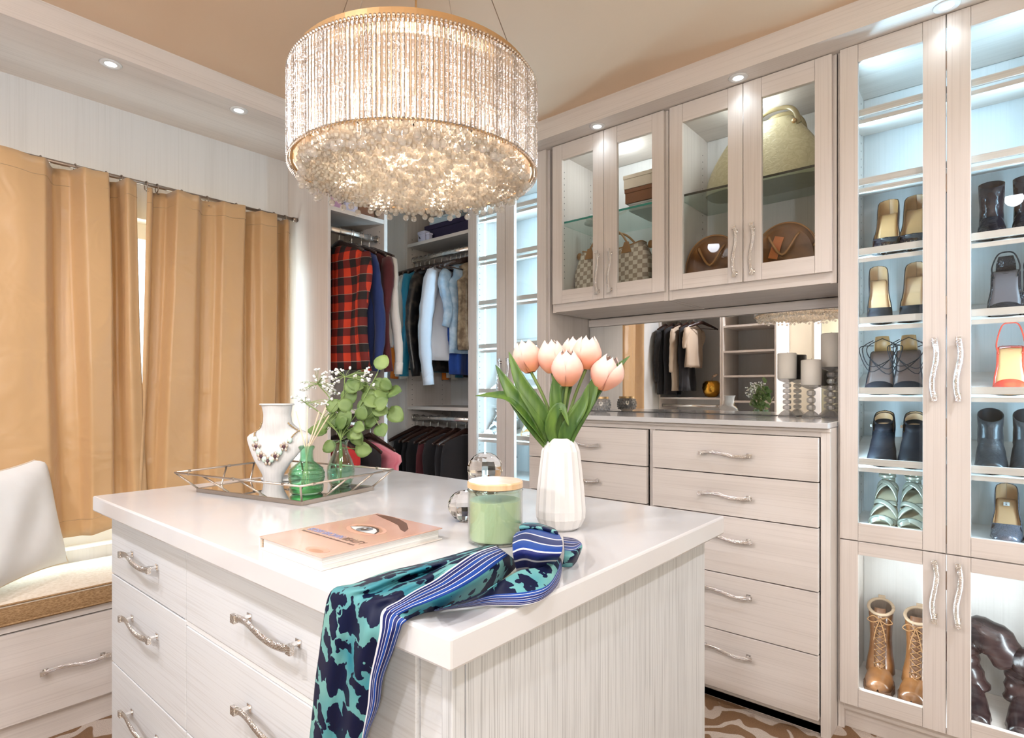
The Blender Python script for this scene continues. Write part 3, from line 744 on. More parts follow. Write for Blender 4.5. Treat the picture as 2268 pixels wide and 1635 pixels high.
# --- tray
def tray():
    a0 = math.radians(12)
    t = thing('mirror_tray', 'rectangular metal-framed tray with a mirrored base on the island', 'tray', (-1.53, .827, TZ), a0)
    hx, hy, rx, ry, rz = .203, .126, .243, .166, .056
    obj('mirror_base', MB().box(-hx + .004, hx - .004, -hy + .004, hy - .004, .004, .010), mirror_m, t)
    f = MB()
    cb = [(-hx, -hy), (hx, -hy), (hx, hy), (-hx, hy)]; ct = [(-rx, -ry), (rx, -ry), (rx, ry), (-rx, ry)]
    f.box(-hx - .003, hx + .003, -hy - .003, -hy + .004, 0, .011).box(-hx - .003, hx + .003, hy - .004, hy + .003, 0, .011).box(-hx - .003, -hx + .004, -hy + .004, hy - .004, 0, .011).box(hx - .004, hx + .003, -hy + .004, hy - .004, 0, .011)
    obj('base_frame', f, brush, t, bevel=.001)
    for k in range(4):
        a, b_ = ct[k], ct[(k + 1) % 4]
        rl = obj('rim_bar', MB().tube([(*a, rz), (*b_, rz)], .0028, 8), brush, t, smooth=True)
        for q in (.12, .5, .88):
            p = Vector((*a, rz)).lerp(Vector((*b_, rz)), q); d = (Vector(b_) - Vector(a)).normalized()
            obj('bar_knuckle', MB().tube([p - Vector((*d, 0)) * .004, p + Vector((*d, 0)) * .004], .0040, 8), brush, rl)
    legs = []
    for k in range(4): legs.append(((*cb[k], .01), (*ct[k], rz)))
    for sy in (-1, 1):
        for x0, x1 in ((-.07, -.125), (-.02, .05) if 0 else (.075, .02)): legs.append(((x0, sy * hy, .01), (x1, sy * ry, rz)))
    for sx in (-1, 1):
        for y0, y1 in ((-.055, -.01) if 1 else 0, (.04, .085)): legs.append(((sx * hx, y0, .01), (sx * rx, y1, rz)))
    for a, b_ in legs: obj('strut', MB().tube([a, b_], .0026, 8), brush, t, smooth=True)
tray()
MZ = TZ + .0102
# --- jewellery bust and necklace
bust_m = noisecol('bust_velvet', (.72, .68, .64), (.78, .74, .70), (60, 60, 3), 3, .85)
BU = (-1.652, .852, MZ); BR = math.radians(33)
def bust_sec(h):
    K = [(0, .028, .020, .0), (.02, .031, .022, .0), (.05, .050, .023, .0), (.08, .072, .024, .002), (.105, .090, .025, .008), (.124, .104, .024, .016), (.134, .104, .026, .022), (.144, .084, .032, .027), (.156, .058, .036, .028), (.175, .043, .037, .026), (.20, .040, .036, .024), (.228, .046, .039, .022)]
    for a, b_ in zip(K, K[1:]):
        if a[0] <= h <= b_[0]:
            q = (h - a[0]) / (b_[0] - a[0]); return [lerp(a[i], b_[i], q) for i in (1, 2, 3)]
    return K[-1][1:]
def bust():
    t = thing('jewellery_bust', 'cream fabric necklace display bust standing in the tray', 'bust', BU, BR)
    rows = []
    hs = [.228 * i / 30 for i in range(31)]
    for h in hs:
        w, d, o = bust_sec(h)
        rows.append([(w * math.cos(a) * (abs(math.cos(a)) ** .15), o + d * math.sin(a) - .0 + (.018 * (math.cos(a) ** 2) * min(1, max(0, (h - .06) / .06)) * (1 if h < .15 else max(0, 1 - (h - .15) / .02)) if math.sin(a) < 2 else 0), h) for a in [2 * PI * k / 40 for k in range(40)]])
    m = MB().grid(rows, True)
    m.add(rows[-1], [tuple(range(40))])
    obj('body', m, bust_m, t, smooth=True)
    obj('neck_cap', MB().lathe([(0, .0025), (.050, .0025), (.0515, 0), (.050, -.002)], 40, (0, .022, .229), sx=1, sy=.82), bust_m, t, smooth=True)
    obj('foot', MB().lathe([(0, 0), (.058, 0), (.060, .004), (.056, .008), (0, .010)], 40, (.0, .045, 0.0), sy=.75).tube([(0, .02, .008), (0, .03, .05)], .018, 12), bust_m, t, smooth=True)
bust()
def necklace():
    t = thing('statement_necklace', 'statement necklace of mint and dark stones around the display bust', 'necklace', BU, BR)
    def P(a):
        """a from -1 (left neck) over 0 (low middle) to 1"""
        h = .066 + .108 * abs(a) ** 1.7
        w, d, o = bust_sec(h)
        x = max(-w * .97, min(w * .97, a * .078))
        xx = min(.98, abs(x) / w); ang = math.acos(xx)
        y = o - d * math.sin(ang) + .018 * xx * xx * min(1, max(0, (h - .06) / .06)) * (1 if h < .15 else max(0, 1 - (h - .15) / .02))
        return Vector((x, y - .006, h))
    gold = mat('old_gold', (.55, .40, .22), .35, 1)
    chain = MB()
    for s_ in (-1, 1):
        chain = MB()
        for k in range(16):
            a = s_ * (.66 + .34 * k / 15); p = P(a); chain.ball(p, .0028, 6, 4)
        chain.tube([P(s_ * (.66 + .34 * k / 15)) for k in range(16)], .0012, 4)
        obj('chain', chain, gold, t, smooth=True, kind='stuff')
    mint = mat('mint_stone', (.66, .80, .68), .3); dk = mat('dark_stone', (.10, .04, .05), .15); clear = mat('pale_stone', (.70, .58, .48), .12, .6)
    sm = {}
    for nm, mm, r in (('mint_stone', mint, .0085), ('dark_stone', dk, .0048), ('clear_stone', clear, .0050)):
        sm[nm] = MB().ball((0, 0, 0), r, 8, 6, (1, .6, 1.15)).mesh(nm, mm, True)
    for k in range(11):
        a = -.70 + 1.40 * k / 10; p = P(a)
        if k % 2 == 0: obj('mint_stone', sm['mint_stone'], None, t, loc=p)
        else:
            obj('dark_stone', sm['dark_stone'], None, t, loc=p + Vector((0, -.002, 0)))
            for q in range(5):
                b_ = q * 2 * PI / 5 + PI / 2; obj('clear_stone', sm['clear_stone'], None, t, loc=p + Vector((.0095 * math.cos(b_), -.001, .0095 * math.sin(b_))))
necklace()
# --- reed diffuser
def glass_vessel(name, label, cat, loc, prof, m, n=32, rib=None, part='glass_body', th=.0025):
    t = thing(name, label, cat, loc)
    inner = [(max(r - th, .0005), max(z, .004) if i else .006) for i, (r, z) in enumerate(prof)]
    pr = [(0.0, 0)] + prof + inner[::-1] + [(0, .006)]
    obj(part, MB().lathe(pr, n, rib=rib), m, t, smooth=True)
    return t
t = glass_vessel('diffuser_bottle', 'green glass reed diffuser bottle at the front of the tray', 'bottle', (-1.402, .815, MZ),
    [(.036, 0), (.042, .006), (.043, .020), (.041, .028), (.0445, .036), (.0455, .052), (.041, .066), (.030, .076), (.019, .084), (.0165, .094), (.0165, .112), (.019, .116), (.021, .122), (.019, .125)], green_glass, 40,
    rib=lambda j, z: 1 + (.012 * math.sin(j * 2 * PI / 40 * 8) if .03 < z < .066 else 0))
ln = MB()
for z in (.028, .042, .054, .066): ln.tube([((.0455 if z < .06 else .0415) * math.cos(2 * PI * k / 40) , (.0455 if z < .06 else .0415) * math.sin(2 * PI * k / 40), z) for k in range(41)], .0011, 5)
obj('embossed_ring', ln, green_glass, t, kind='stuff')
obj('scented_oil', MB().lathe([(0, .005), (.038, .005), (.040, .012), (.039, .02), (0, .021)], 32), glass_thin('oil', (.55, .85, .60), 1), t, smooth=True)
reed_m = mat('reed', (.78, .62, .45), .8)
for k, (dx, dy) in enumerate(((-.055, .035), (-.045, -.005), (.006, .030), (.026, .040), (.035, .015), (.050, .035), (.060, .02))):
    a = Vector((-dx * .25, -dy * .25, .02)); b_ = Vector((-1.402 + dx, .815 + dy, MZ + .225 - .01 * (k % 3)))
    r = thing('diffuser_reed', ['leftmost pale reed in the green diffuser bottle', 'second pale reed from the left in the diffuser bottle', 'upright pale reed in the middle of the diffuser', 'fourth pale reed from the left in the diffuser', 'fifth pale reed from the left in the diffuser', 'sixth pale reed from the left, leaning right in the diffuser', 'rightmost pale reed leaning out of the diffuser bottle'][k], 'reed', (-1.402, .815, MZ), group='diffuser reeds')
    obj('reed_stick', MB().tube([Vector((-1.402, .815, MZ)) + a, Vector((-1.402, .815, MZ)) + Vector((dx * .12, dy * .12, .12)), b_], .0016, 6), reed_m, r, world=True)
# --- bud vase with eucalyptus and blossom
VB = (-1.432, .938, MZ)
t = glass_vessel('bud_vase', 'small green glass bud vase with greenery in the tray', 'vase', VB,
    [(.024, 0), (.029, .006), (.036, .022), (.039, .040), (.037, .056), (.030, .076), (.021, .096), (.0175, .112), (.019, .122), (.023, .130)], glass_thin('pale_green_glass', (.76, .92, .84), 2.0, .03), 36,
    rib=lambda j, z: 1 + .010 * math.sin(j * 2 * PI / 36 * 9))
leaf_m = noisecol('eucalyptus_leaf', (.07, .13, .025), (.22, .30, .09), sc=9, rough=.55)
stem_m = mat('green_stem', (.20, .28, .08), .6)
blos_m = mat('white_blossom', (.88, .85, .80), .8)
def disc_leaf(c, nrm, up, w, l, m=None):
    c = Vector(c); nrm = Vector(nrm).normalized(); up = (Vector(up) - nrm * Vector(up).dot(nrm)).normalized(); sd = up.cross(nrm)
    rows = []
    for i in range(6):
        u = i / 5; r = []
        ww = w * math.sin(PI * min(.98, max(.03, u)) ** .8) ** .6
        for j in range(-2, 3):
            q = j / 2; r.append(c + up * (l * (u - .1)) + sd * (ww * q) + nrm * (.10 * w * (q * q) + .12 * l * math.sin(u * 2.5) * .6))
        rows.append(r)
    return (m or MB()).grid(rows)
def sprig(label, pts, leaves, kind='eucalyptus'):
    t = thing('eucalyptus_sprig' if kind == 'eucalyptus' else 'blossom_sprig', label, 'sprig', (VB[0], VB[1], MZ + .01), group='sprigs in the bud vase')
    sp = spline(pts, 5)
    obj('stem', MB().tube(sp, .0016, 5), stem_m, t, world=True, smooth=True)
    rnd = random.Random(sum(map(ord, label)))
    if kind == 'eucalyptus':
        leaves = list(leaves)
        for k in range(7):
            q = sp[6 + int(rnd.uniform(0, len(sp) - 8))]; an = rnd.uniform(0, 6.28)
            leaves.append(((q.x + .028 * math.cos(an) * rnd.uniform(.5, 1), q.y + .028 * math.sin(an) * rnd.uniform(.5, 1), max(MZ + .125, q.z + rnd.uniform(-.015, .02))), rnd.uniform(.028, .042)))
        for c, w in leaves:
            nr = Vector((.55 + rnd.uniform(-.4, .4), -.75 + rnd.uniform(-.3, .3), .25 + rnd.uniform(-.3, .6)))
            # short twig towards the stem
            near = min(sp, key=lambda q: (q - Vector(c)).length)
            o = disc_leaf(c, nr, (Vector(c) - near) if (Vector(c) - near).length > .008 else Vector((0, 0, 1)), w * .55, w * 1.15)
            obj('leaf', o, leaf_m, t, world=True, smooth=True, solid=.0008)
            if (Vector(c) - near).length > .01: obj('twig', MB().tube([near, c], .0009, 4), stem_m, t, world=True)
    else:
        tw = MB(); bl = MB()
        for c, n_ in leaves:
            c = Vector(c); near = sp[-1] if (sp[-1] - c).length < (sp[len(sp) // 2] - c).length else sp[len(sp) // 2]
            for k in range(n_):
                e = c + Vector((rnd.uniform(-.02, .02), rnd.uniform(-.02, .02), rnd.uniform(-.018, .018)))
                tw.tube([near, near.lerp(e, .6) + Vector((0, 0, .004)), e], .0007, 3)
                for q in range(3):
                    a = rnd.uniform(0, 6.28); bl.ball(e + Vector((.0035 * math.cos(a + q * 2.1), .0035 * math.sin(a + q * 2.1), .002 * q)), .0036, 6, 4, (1, 1, .8))
        obj('twig', tw, stem_m, t, world=True, kind='stuff'); obj('blossom', bl, blos_m, t, world=True, smooth=True, kind='stuff')
v0 = (VB[0], VB[1], MZ + .012); vm = (VB[0], VB[1], MZ + .13)
sprig('eucalyptus sprig reaching up right with the topmost round leaf', [v0, vm, (-1.40, .97, 1.16), (-1.36, 1.01, 1.27)],
      [((-1.356, 1.013, 1.285), .042), ((-1.351, 1.018, 1.245), .036), ((-1.334, 1.032, 1.215), .042), ((-1.395, .985, 1.235), .044), ((-1.375, .99, 1.20), .042), ((-1.36, 1.0, 1.17), .040)])
sprig('eucalyptus sprig bending right with leaves over the vase lip', [v0, vm, (-1.39, .975, 1.13), (-1.335, 1.025, 1.19)],
      [((-1.331, 1.034, 1.165), .046), ((-1.35, 1.01, 1.12), .040), ((-1.38, .99, 1.145), .042), ((-1.365, 1.0, 1.19), .046), ((-1.405, .965, 1.10), .038), ((-1.40, .97, 1.055), .042)])
sprig('eucalyptus sprig leaning left, lower than the others', [v0, vm, (-1.45, .92, 1.12), (-1.475, .90, 1.15)],
      [((-1.454, .93, 1.12), .044), ((-1.473, .914, 1.105), .046), ((-1.44, .94, 1.16), .042), ((-1.462, .92, 1.165), .038), ((-1.43, .95, 1.19), .044), ((-1.445, .925, 1.07), .036), ((-1.42, .955, 1.09), .036), ((-1.415, .95, 1.22), .04), ((-1.425, .935, 1.13), .04)])
sprig('sprig of tiny white blossoms reaching far left', [v0, vm, (-1.47, .905, 1.15), (-1.51, .875, 1.185)], [((-1.527, .868, 1.187), 8), ((-1.50, .89, 1.19), 5), ((-1.48, .905, 1.18), 5)], 'b')
sprig('dense sprig of tiny white blossoms above the tray on the left', [v0, vm, (-1.455, .93, 1.18), (-1.49, .90, 1.24)], [((-1.512, .881, 1.235), 9), ((-1.475, .91, 1.262), 10), ((-1.47, .915, 1.235), 10), ((-1.458, .926, 1.215), 8)], 'b')
sprig('sprig of tiny white blossoms standing in the middle of the bouquet', [v0, vm, (-1.43, .945, 1.2), (-1.43, .95, 1.26)], [((-1.449, .935, 1.262), 7), ((-1.425, .95, 1.275), 5), ((-1.38, .985, 1.265), 8), ((-1.37, .995, 1.245), 4)], 'b')

# --- book
def book():
    t = thing('hardback_book', 'hardback beauty book with an eye on its pink cover, on the island', 'book', (-.907, .621, TZ))
    x0, x1, y0, y1 = -.100, .100, -.127, .127; T = .022
    skin = noisecol('cover_skin', (.60, .34, .25), (.70, .46, .37), sc=4, rough=.25, coat=.4)
    obj('page_block', MB().box(x0 + .006, x1 - .006, y0 + .005, y1 - .005, .0022, T - .0022), noisecol('page_edges', (.60, .58, .54), (.85, .83, .79), (1, 1, 400), 3, .8), t)
    obj('cover_board', MB().box(x0, x1, y0, y1, T - .0022, T), skin, t, bevel=.0006, label='pink front cover printed with an eye')
    obj('cover_board', MB().box(x0, x1, y0, y1, 0, .0022), mat('cover_cream', (.82, .74, .66), .4), t, bevel=.0006)
    obj('spine', MB().box(x0 - .002, x0 + .0022, y0, y1, 0, T), bpy.data.materials['cover_cream'], t, bevel=.0008)
    hb = MB()
    for k in range(5): hb.box(x0 + .0026, x0 + .0056, y0 + .0042, y0 + .0049, .003 + k * .0035, .005 + k * .0035)
    obj('head_band', hb, mat('head_band', (.45, .28, .14), .8), t)
    z = T + .0002
    def flat(pts, c, nm, h=.0001, zz=0):
        obj('cover_print', MB().poly([(x, y, z + zz) for x, y in pts], (0, 0, 1), h), c, t)
    def ell(cx, cy, rx, ry, n=28, a0=0, a1=2 * PI, rot=0):
        o = []
        for k in range(n):
            a = a0 + (a1 - a0) * k / n; x, y = rx * math.cos(a), ry * math.sin(a)
            o.append((cx + x * math.cos(rot) - y * math.sin(rot), cy + x * math.sin(rot) + y * math.cos(rot)))
        return o
    lid = mat('print_lid', (.52, .28, .18), .3); dark = mat('print_dark', (.10, .06, .05), .3); sc = mat('print_white', (.80, .76, .74), .25); iris = mat('print_iris', (.22, .22, .24), .25); brow = mat('print_brow', (.14, .065, .04), .4); sh = mat('print_shade', (.66, .38, .28), .3)
    ex, ey = .002, .024
    flat(ell(ex, ey + .002, .052, .030, rot=-.1), sh, 'shade'); flat(ell(ex, ey + .003, .043, .022, rot=-.1), lid, 'lid', zz=.0001)
    alm = [(ex - .040, ey - .004), (ex - .026, ey + .008), (ex - .006, ey + .0165), (ex + .014, ey + .014), (ex + .030, ey + .004), (ex + .040, ey - .010), (ex + .020, ey - .014), (ex - .004, ey - .015), (ex - .024, ey - .011)]
    flat([(ex + (a - ex) * 1.10, ey + .002 + (b_ - ey) * 1.2) for a, b_ in alm], dark, 'lash', zz=.0002)
    flat(alm, sc, 'white', zz=.0003)
    flat([(a, min(b_, ey + .0145)) for a, b_ in ell(ex - .002, ey, .0165, .0155)], iris, 'iris', zz=.0004)
    flat(ell(ex - .002, ey, .0075, .0075), dark, 'pupil', zz=.0005); flat(ell(ex - .006, ey + .004, .003, .003, 10), sc, 'glint', zz=.0006)
    la = MB()
    for k in range(13):
        q = k / 12; x = ex - .034 + .068 * q; y = ey + .004 + .016 * math.sin(PI * q ** .9); la.add([(x - .0006, y, z + .0006), (x + .0006, y, z + .0006), (x - .007 + .016 * q, y + .010, z + .0006)], [(0, 1, 2)])
    obj('lash_print', la, dark, t)
    flat([(-.095, .118), (-.06, .1245), (-.02, .121), (.02, .107), (.058, .080), (.072, .060), (.052, .066), (.02, .086), (-.02, .098), (-.06, .107)], brow, 'brow')
    flat(ell(.058, -.108, .026, .013, rot=.1), sh, 'nostril'); flat(ell(.062, -.113, .016, .007, rot=.1), lid, 'nostril', zz=.0001)
    m1 = text_mesh('BOBBI BROWN', .0215); m1.materials.append(mat('print_blue', (.30, .34, .60), .3))
    m2 = text_mesh('BEAUTY', .0215); m2.materials.append(mat('print_brown', (.20, .12, .10), .3))
    w1 = max(v.co.x for v in m1.vertices); w2 = max(v.co.x for v in m2.vertices); k = .168 / (w1 + w2 + .007)
    o = obj('lettering', m1, None, t, loc=(-.083, -.045, z + .0005)); o.scale = (k, 1, 1)
    o = obj('lettering', m2, None, t, loc=(-.083 + (w1 + .007) * k, -.045, z + .0005)); o.scale = (k, 1, 1)
    m3 = MB(); x = -.083; r3 = random.Random(2)
    while x < .078:
        w = r3.uniform(.0012, .0034); h = r3.uniform(.0028, .0046); m3.box(x, x + w, -.056, -.056 + h, z + .0003, z + .0005); x += w + (.0010 if r3.random() < .8 else .0032)
    obj('small_print', m3, bpy.data.materials['print_brown'], t, kind='stuff')
book()
# --- candle jar
t = glass_vessel('candle_jar', 'pale green candle in a glass jar with a wooden lid, behind the scarf', 'candle', (-.722, .802, TZ),
    [(.046, 0), (.050, .003), (.0508, .012), (.0508, .094), (.0505, .100)], jar_glass, 48, part='glass_jar')
obj('wax', MB().lathe([(0, .007), (.0475, .007), (.0475, .078), (0, .078)], 40), mat('green_wax', (.58, .64, .44), .5), t, smooth=False)
obj('wooden_lid', MB().lathe([(0, .1005), (.049, .1005), (.0518, .102), (.0518, .111), (.0500, .1135), (0, .1135)], 48), noisecol('bamboo_lid', (.62, .38, .18), (.76, .52, .30), (2, 20, 2), 4, .35, coat=.2), t, smooth=False)
gb = MB().tube([(.0512 * math.cos(a), .0512 * math.sin(a), .0965) for a in [2 * PI * k / 40 for k in range(41)]], .0009, 5)
obj('glass_rim', gb, jar_glass, t)
# --- cut crystal pieces
def crystal_ball(name, label, c, r, foot):
    t = thing(name, label, 'ornament', (c[0], c[1], TZ))
    m = MB(); m.ball((0, 0, c[2] - TZ), r, 12, 9, (1, 1, .92))
    obj('cut_ball', m, facet_m, t, rot=(0, 0, .3))
    if foot: obj('foot', MB().lathe([(0, 0), (.034, 0), (.036, .004), (.018, .014), (.012, .020), (.02, c[2] - TZ - r * .86)], 10), facet_m, t)
crystal_ball('crystal_ornament', 'cut crystal ball on a foot behind the candle jar', (-1.092, 1.172, 1.006), .049, True)
crystal_ball('crystal_ornament', 'cut crystal ball lying left of the candle jar', (-.885, .885, TZ + .0335), .0365, False)
# --- ribbed vase
VX, VY = -.690, .966
cer = noisecol('matte_ceramic', (.68, .65, .62), (.72, .69, .66), sc=14, rough=.55, bump=.1)
t = thing('ribbed_vase', 'white ribbed ceramic vase of tulips on the island', 'vase', (VX, VY, TZ))
prof = [(0, 0), (.033, 0), (.042, .006), (.0505, .024), (.0515, .040), (.048, .085), (.043, .130), (.0395, .158), (.034, .172), (.025, .182), (.022, .184), (.020, .180), (.020, .16), (0, .158)]
def rib(j, z): return 1.0 if j % 4 in (0,) else (.945 if j % 4 == 2 else .966)
obj('vase_body', MB().lathe(prof, 64, rib=lambda j, z: (rib(j, z) if .004 < z < .178 else .97)), cer, t, smooth=False)
# --- tulips
pet_m = None
def petal_mat():
    m, n, b = nt('tulip_petal'); L = n.links
    tc = n.nodes.new('ShaderNodeTexCoord'); sp = n.nodes.new('ShaderNodeSeparateXYZ'); L.new(tc.outputs['Object'], sp.inputs[0])
    r = n.nodes.new('ShaderNodeMapRange'); r.inputs[1].default_value = 0; r.inputs[2].default_value = .062; L.new(sp.outputs[2], r.inputs[0])
    c = n.nodes.new('ShaderNodeValToRGB'); e = c.color_ramp.elements
    e[0].position = 0; e[0].color = (.80, .30, .08, 1); e[1].position = 1; e[1].color = (.86, .66, .57, 1)
    x = e.new(.28); x.color = (.82, .36, .24, 1); y = e.new(.6); y.color = (.85, .50, .40, 1)
    nz = n.nodes.new('ShaderNodeTexNoise'); nz.inputs['Scale'].default_value = 30; L.new(tc.outputs['Object'], nz.inputs[0])
    ad = n.nodes.new('ShaderNodeMath'); ad.operation = 'MULTIPLY_ADD'; ad.inputs[1].default_value = .35; L.new(nz.outputs[0], ad.inputs[0])
    sb = n.nodes.new('ShaderNodeMath'); sb.operation = 'SUBTRACT'; sb.inputs[1].default_value = .17; L.new(r.outputs[0], sb.inputs[0]); L.new(sb.outputs[0], ad.inputs[2])
    L.new(ad.outputs[0], c.inputs[0]); L.new(c.outputs[0], b.inputs['Base Color']); b.inputs['Roughness'].default_value = .5
    b.inputs['Subsurface Weight'].default_value = .12; b.inputs['Subsurface Scale'].default_value = .01
    return m
pet_m = petal_mat()
tleaf_m = noisecol('tulip_leaf', (.022, .075, .010), (.12, .21, .03), (14, 14, 2), 4, .4, .3, .7)
def petal_mesh(R, H, spread, k):
    rows = []; N = 10; M = 8
    for i in range(N + 1):
        u = i / N; r = []
        rad = R * (math.sin(min(1, u * 1.45 + .10) * PI * .5) ** .62) * (1 - .62 * (max(0, u - .42) / .58) ** 1.9)
        rad += spread * u * R
        wid = (1.12 + .08 * k) * math.sin(PI * (u * .80 + .14)) ** .45 * (1 if u < .78 else max(.0, 1 - ((u - .78) / .223) ** 2) ** .42)
        for j in range(M + 1):
            v = -1 + 2 * j / M; a = v * wid * .88
            rr = rad * (1 - .05 * abs(v)) + .0015 * k
            r.append((rr * math.sin(a), -rr * math.cos(a), u * H + .002 - .004 * abs(v) * u))
        rows.append(r)
    return MB().grid(rows).mesh('petal', pet_m, True)
PM = [petal_mesh(.0285, .069, .0, 0), petal_mesh(.0300, .066, .03, 1), petal_mesh(.0300, .064, .30, 1)]
def leaf_blade(m, pts, w, nrm, fold=.25):
    sp = spline(pts, 6); rows = []; K = len(sp); N = Vector(nrm).normalized()
    for i, p in enumerate(sp):
        u = i / (K - 1); t_ = (sp[min(i + 1, K - 1)] - sp[max(i - 1, 0)]).normalized()
        sd = t_.cross(N).normalized(); nn = sd.cross(t_)
        ww = w * (.35 + .65 * math.sin(PI * min(1, u * .9 + .12)) ** .9) * (1 - u ** 5) ** .8 + .0003
        r = []
        for j in range(-3, 4):
            q = j / 3; r.append(p + sd * ww * q - nn * (fold * ww * (1 - q * q)) + nn * (.12 * ww * math.sin(u * 9 + q * 2) * abs(q)))
        rows.append(r)
    return m.grid(rows)
VT = Vector((VX, VY, TZ + .184))
def tulip(label, head, tilt, leaves, rz=0, opn=False, sc=1.0):
    t = thing('tulip', label, 'flower', (VX, VY, TZ + .02), group='tulips in the ribbed vase')
    hd = Vector(head); base = Vector((VX, VY, TZ + .02)) + Vector(((hd.x - VX) * .05, (hd.y - VY) * .05, 0))
    mid = VT + Vector(((hd.x - VX) * .12, (hd.y - VY) * .12, -.005))
    sp = spline([base, mid, VT.lerp(hd, .5) + Vector((0, 0, .006)), hd + Vector((0, 0, .002))], 6)
    obj('stem', MB().tube(sp, .0032, 8), stem_m, t, world=True, smooth=True)
    wl = hd - t.location
    for k in range(6):
        pm = PM[k % 2] if not (opn and k in (1, 3)) else PM[2]
        o = obj('petal', pm, None, t, loc=wl)
        Rm = Matrix.Rotation(tilt[0], 3, 'X') @ Matrix.Rotation(tilt[1], 3, 'Y') @ Matrix.Rotation(rz + k * PI / 3, 3, 'Z')
        o.rotation_euler = Rm.to_euler(); o.scale = (sc, sc, sc)
    for pts, w, nr in leaves:
        obj('leaf', leaf_blade(MB(), pts, w, nr), tleaf_m, t, world=True, smooth=True, solid=.0008)
F = (.55, -.80, .15)
L0 = (VX - .012, VY - .010, TZ + .16); L1 = (VX + .012, VY - .006, TZ + .16); L2 = (VX + .0, VY - .012, TZ + .16)
tulip('leftmost pale pink tulip, with two long leaves reaching left', (-.738, .930, 1.256), (.05, -.25), [([L0, (-.700, .920, 1.165), (-.730, .888, 1.235), (-.752, .876, 1.298)], .0165, F), ([L0, (-.712, .912, 1.150), (-.745, .878, 1.215), (-.775, .862, 1.272)], .017, F)], .3)
tulip('pale pink tulip second from the left, over a leaf reaching to the left side', (-.700, .952, 1.254), (.06, -.05), [([L0, (-.716, .905, 1.160), (-.745, .875, 1.205), (-.775, .855, 1.213), (-.805, .835, 1.210)], .013, (.3, -.5, .8))], .9)
tulip('pale tulip at the top of the bunch, behind the others', (-.648, .995, 1.262), (.0, .10), [([L1, (-.655, .975, 1.16), (-.615, 1.0, 1.235), (-.567, 1.030, 1.290)], .013, F)], .1)
tulip('peach tulip in the middle front of the bunch', (-.664, .952, 1.228), (.12, .08), [([L2, (-.682, .938, 1.18), (-.680, .935, 1.23), (-.673, .936, 1.275)], .012, F), ([L2, (-.690, .93, 1.15), (-.668, .935, 1.19), (-.655, .945, 1.15)], .011, (.6, -.7, .3))], .5, sc=1.06)
tulip('rightmost peach tulip, opening to the right', (-.620, 1.002, 1.222), (.02, .42), [([L1, (-.655, .962, 1.16), (-.628, .978, 1.21), (-.612, .985, 1.268)], .017, F), ([L1, (-.668, .955, 1.14), (-.640, .968, 1.19), (-.628, .975, 1.235)], .014, F)], .7, True, sc=1.05)
tulip('tulip mostly hidden at the back of the bunch', (-.680, 1.000, 1.262), (-.05, .0), [([(VX, VY, TZ + .17), (-.688, .965, 1.19), (-.676, .972, 1.24), (-.678, .975, 1.305)], .012, F)], .2)

# --- scarf
SC_MAIN= [[(-0.772,0.448,0.664),(-0.719,0.437,0.692),(-0.7,0.445,0.696),(-0.65,0.432,0.724),(-0.633,0.44,0.728),(-0.623,0.436,0.734),(-0.635,0.448,0.723)],[(-0.762,0.448,0.72),(-0.71,0.437,0.746),(-0.691,0.445,0.749),(-0.641,0.432,0.775),(-0.624,0.44,0.778),(-0.614,0.436,0.783),(-0.626,0.448,0.773)],[(-0.753,0.448,0.77),(-0.701,0.437,0.793),(-0.68,0.445,0.797),(-0.63,0.432,0.82),(-0.612,0.44,0.823),(-0.595,0.436,0.83),(-0.601,0.448,0.823)],[(-0.746,0.448,0.811),(-0.694,0.437,0.832),(-0.674,0.445,0.835),(-0.624,0.432,0.856),(-0.607,0.44,0.859),(-0.589,0.436,0.866),(-0.592,0.448,0.861)],[(-0.736,0.448,0.853),(-0.683,0.437,0.872),(-0.663,0.445,0.875),(-0.613,0.432,0.894),(-0.595,0.44,0.897),(-0.573,0.436,0.904),(-0.572,0.448,0.901)],[(-0.729,0.448,0.884),(-0.676,0.437,0.901),(-0.655,0.445,0.904),(-0.605,0.432,0.922),(-0.587,0.44,0.924),(-0.562,0.436,0.932),(-0.559,0.448,0.929)],[(-0.708,0.448,0.943),(-0.671,0.444,0.946),(-0.647,0.448,0.944),(-0.611,0.442,0.948),(-0.59,0.446,0.946),(-0.565,0.445,0.946),(-0.548,0.447,0.943)],[(-0.709,0.488,0.944),(-0.642,0.459,0.96),(-0.637,0.473,0.952),(-0.59,0.455,0.962),(-0.576,0.461,0.958),(-0.545,0.452,0.96),(-0.551,0.475,0.944)],[(-0.718,0.551,0.944),(-0.639,0.502,0.965),(-0.647,0.52,0.952),(-0.592,0.487,0.966),(-0.584,0.492,0.96),(-0.53,0.467,0.968),(-0.543,0.502,0.944)],[(-0.71,0.612,0.944),(-0.63,0.549,0.968),(-0.643,0.567,0.955),(-0.59,0.526,0.97),(-0.585,0.528,0.965),(-0.527,0.505,0.972),(-0.542,0.55,0.945)],[(-0.707,0.675,0.944),(-0.641,0.613,0.965),(-0.617,0.59,0.97),(-0.593,0.568,0.975),(-0.583,0.559,0.975),(-0.524,0.541,0.98),(-0.552,0.613,0.945)],[(-0.707,0.717,0.944),(-0.661,0.673,0.96),(-0.631,0.646,0.97),(-0.601,0.618,0.98),(-0.584,0.604,0.985),(-0.536,0.594,0.985),(-0.57,0.676,0.948)],[(-0.704,0.766,0.944),(-0.672,0.736,0.955),(-0.644,0.709,0.965),(-0.615,0.682,0.975),(-0.599,0.668,0.98),(-0.56,0.647,0.98),(-0.579,0.693,0.955)]]
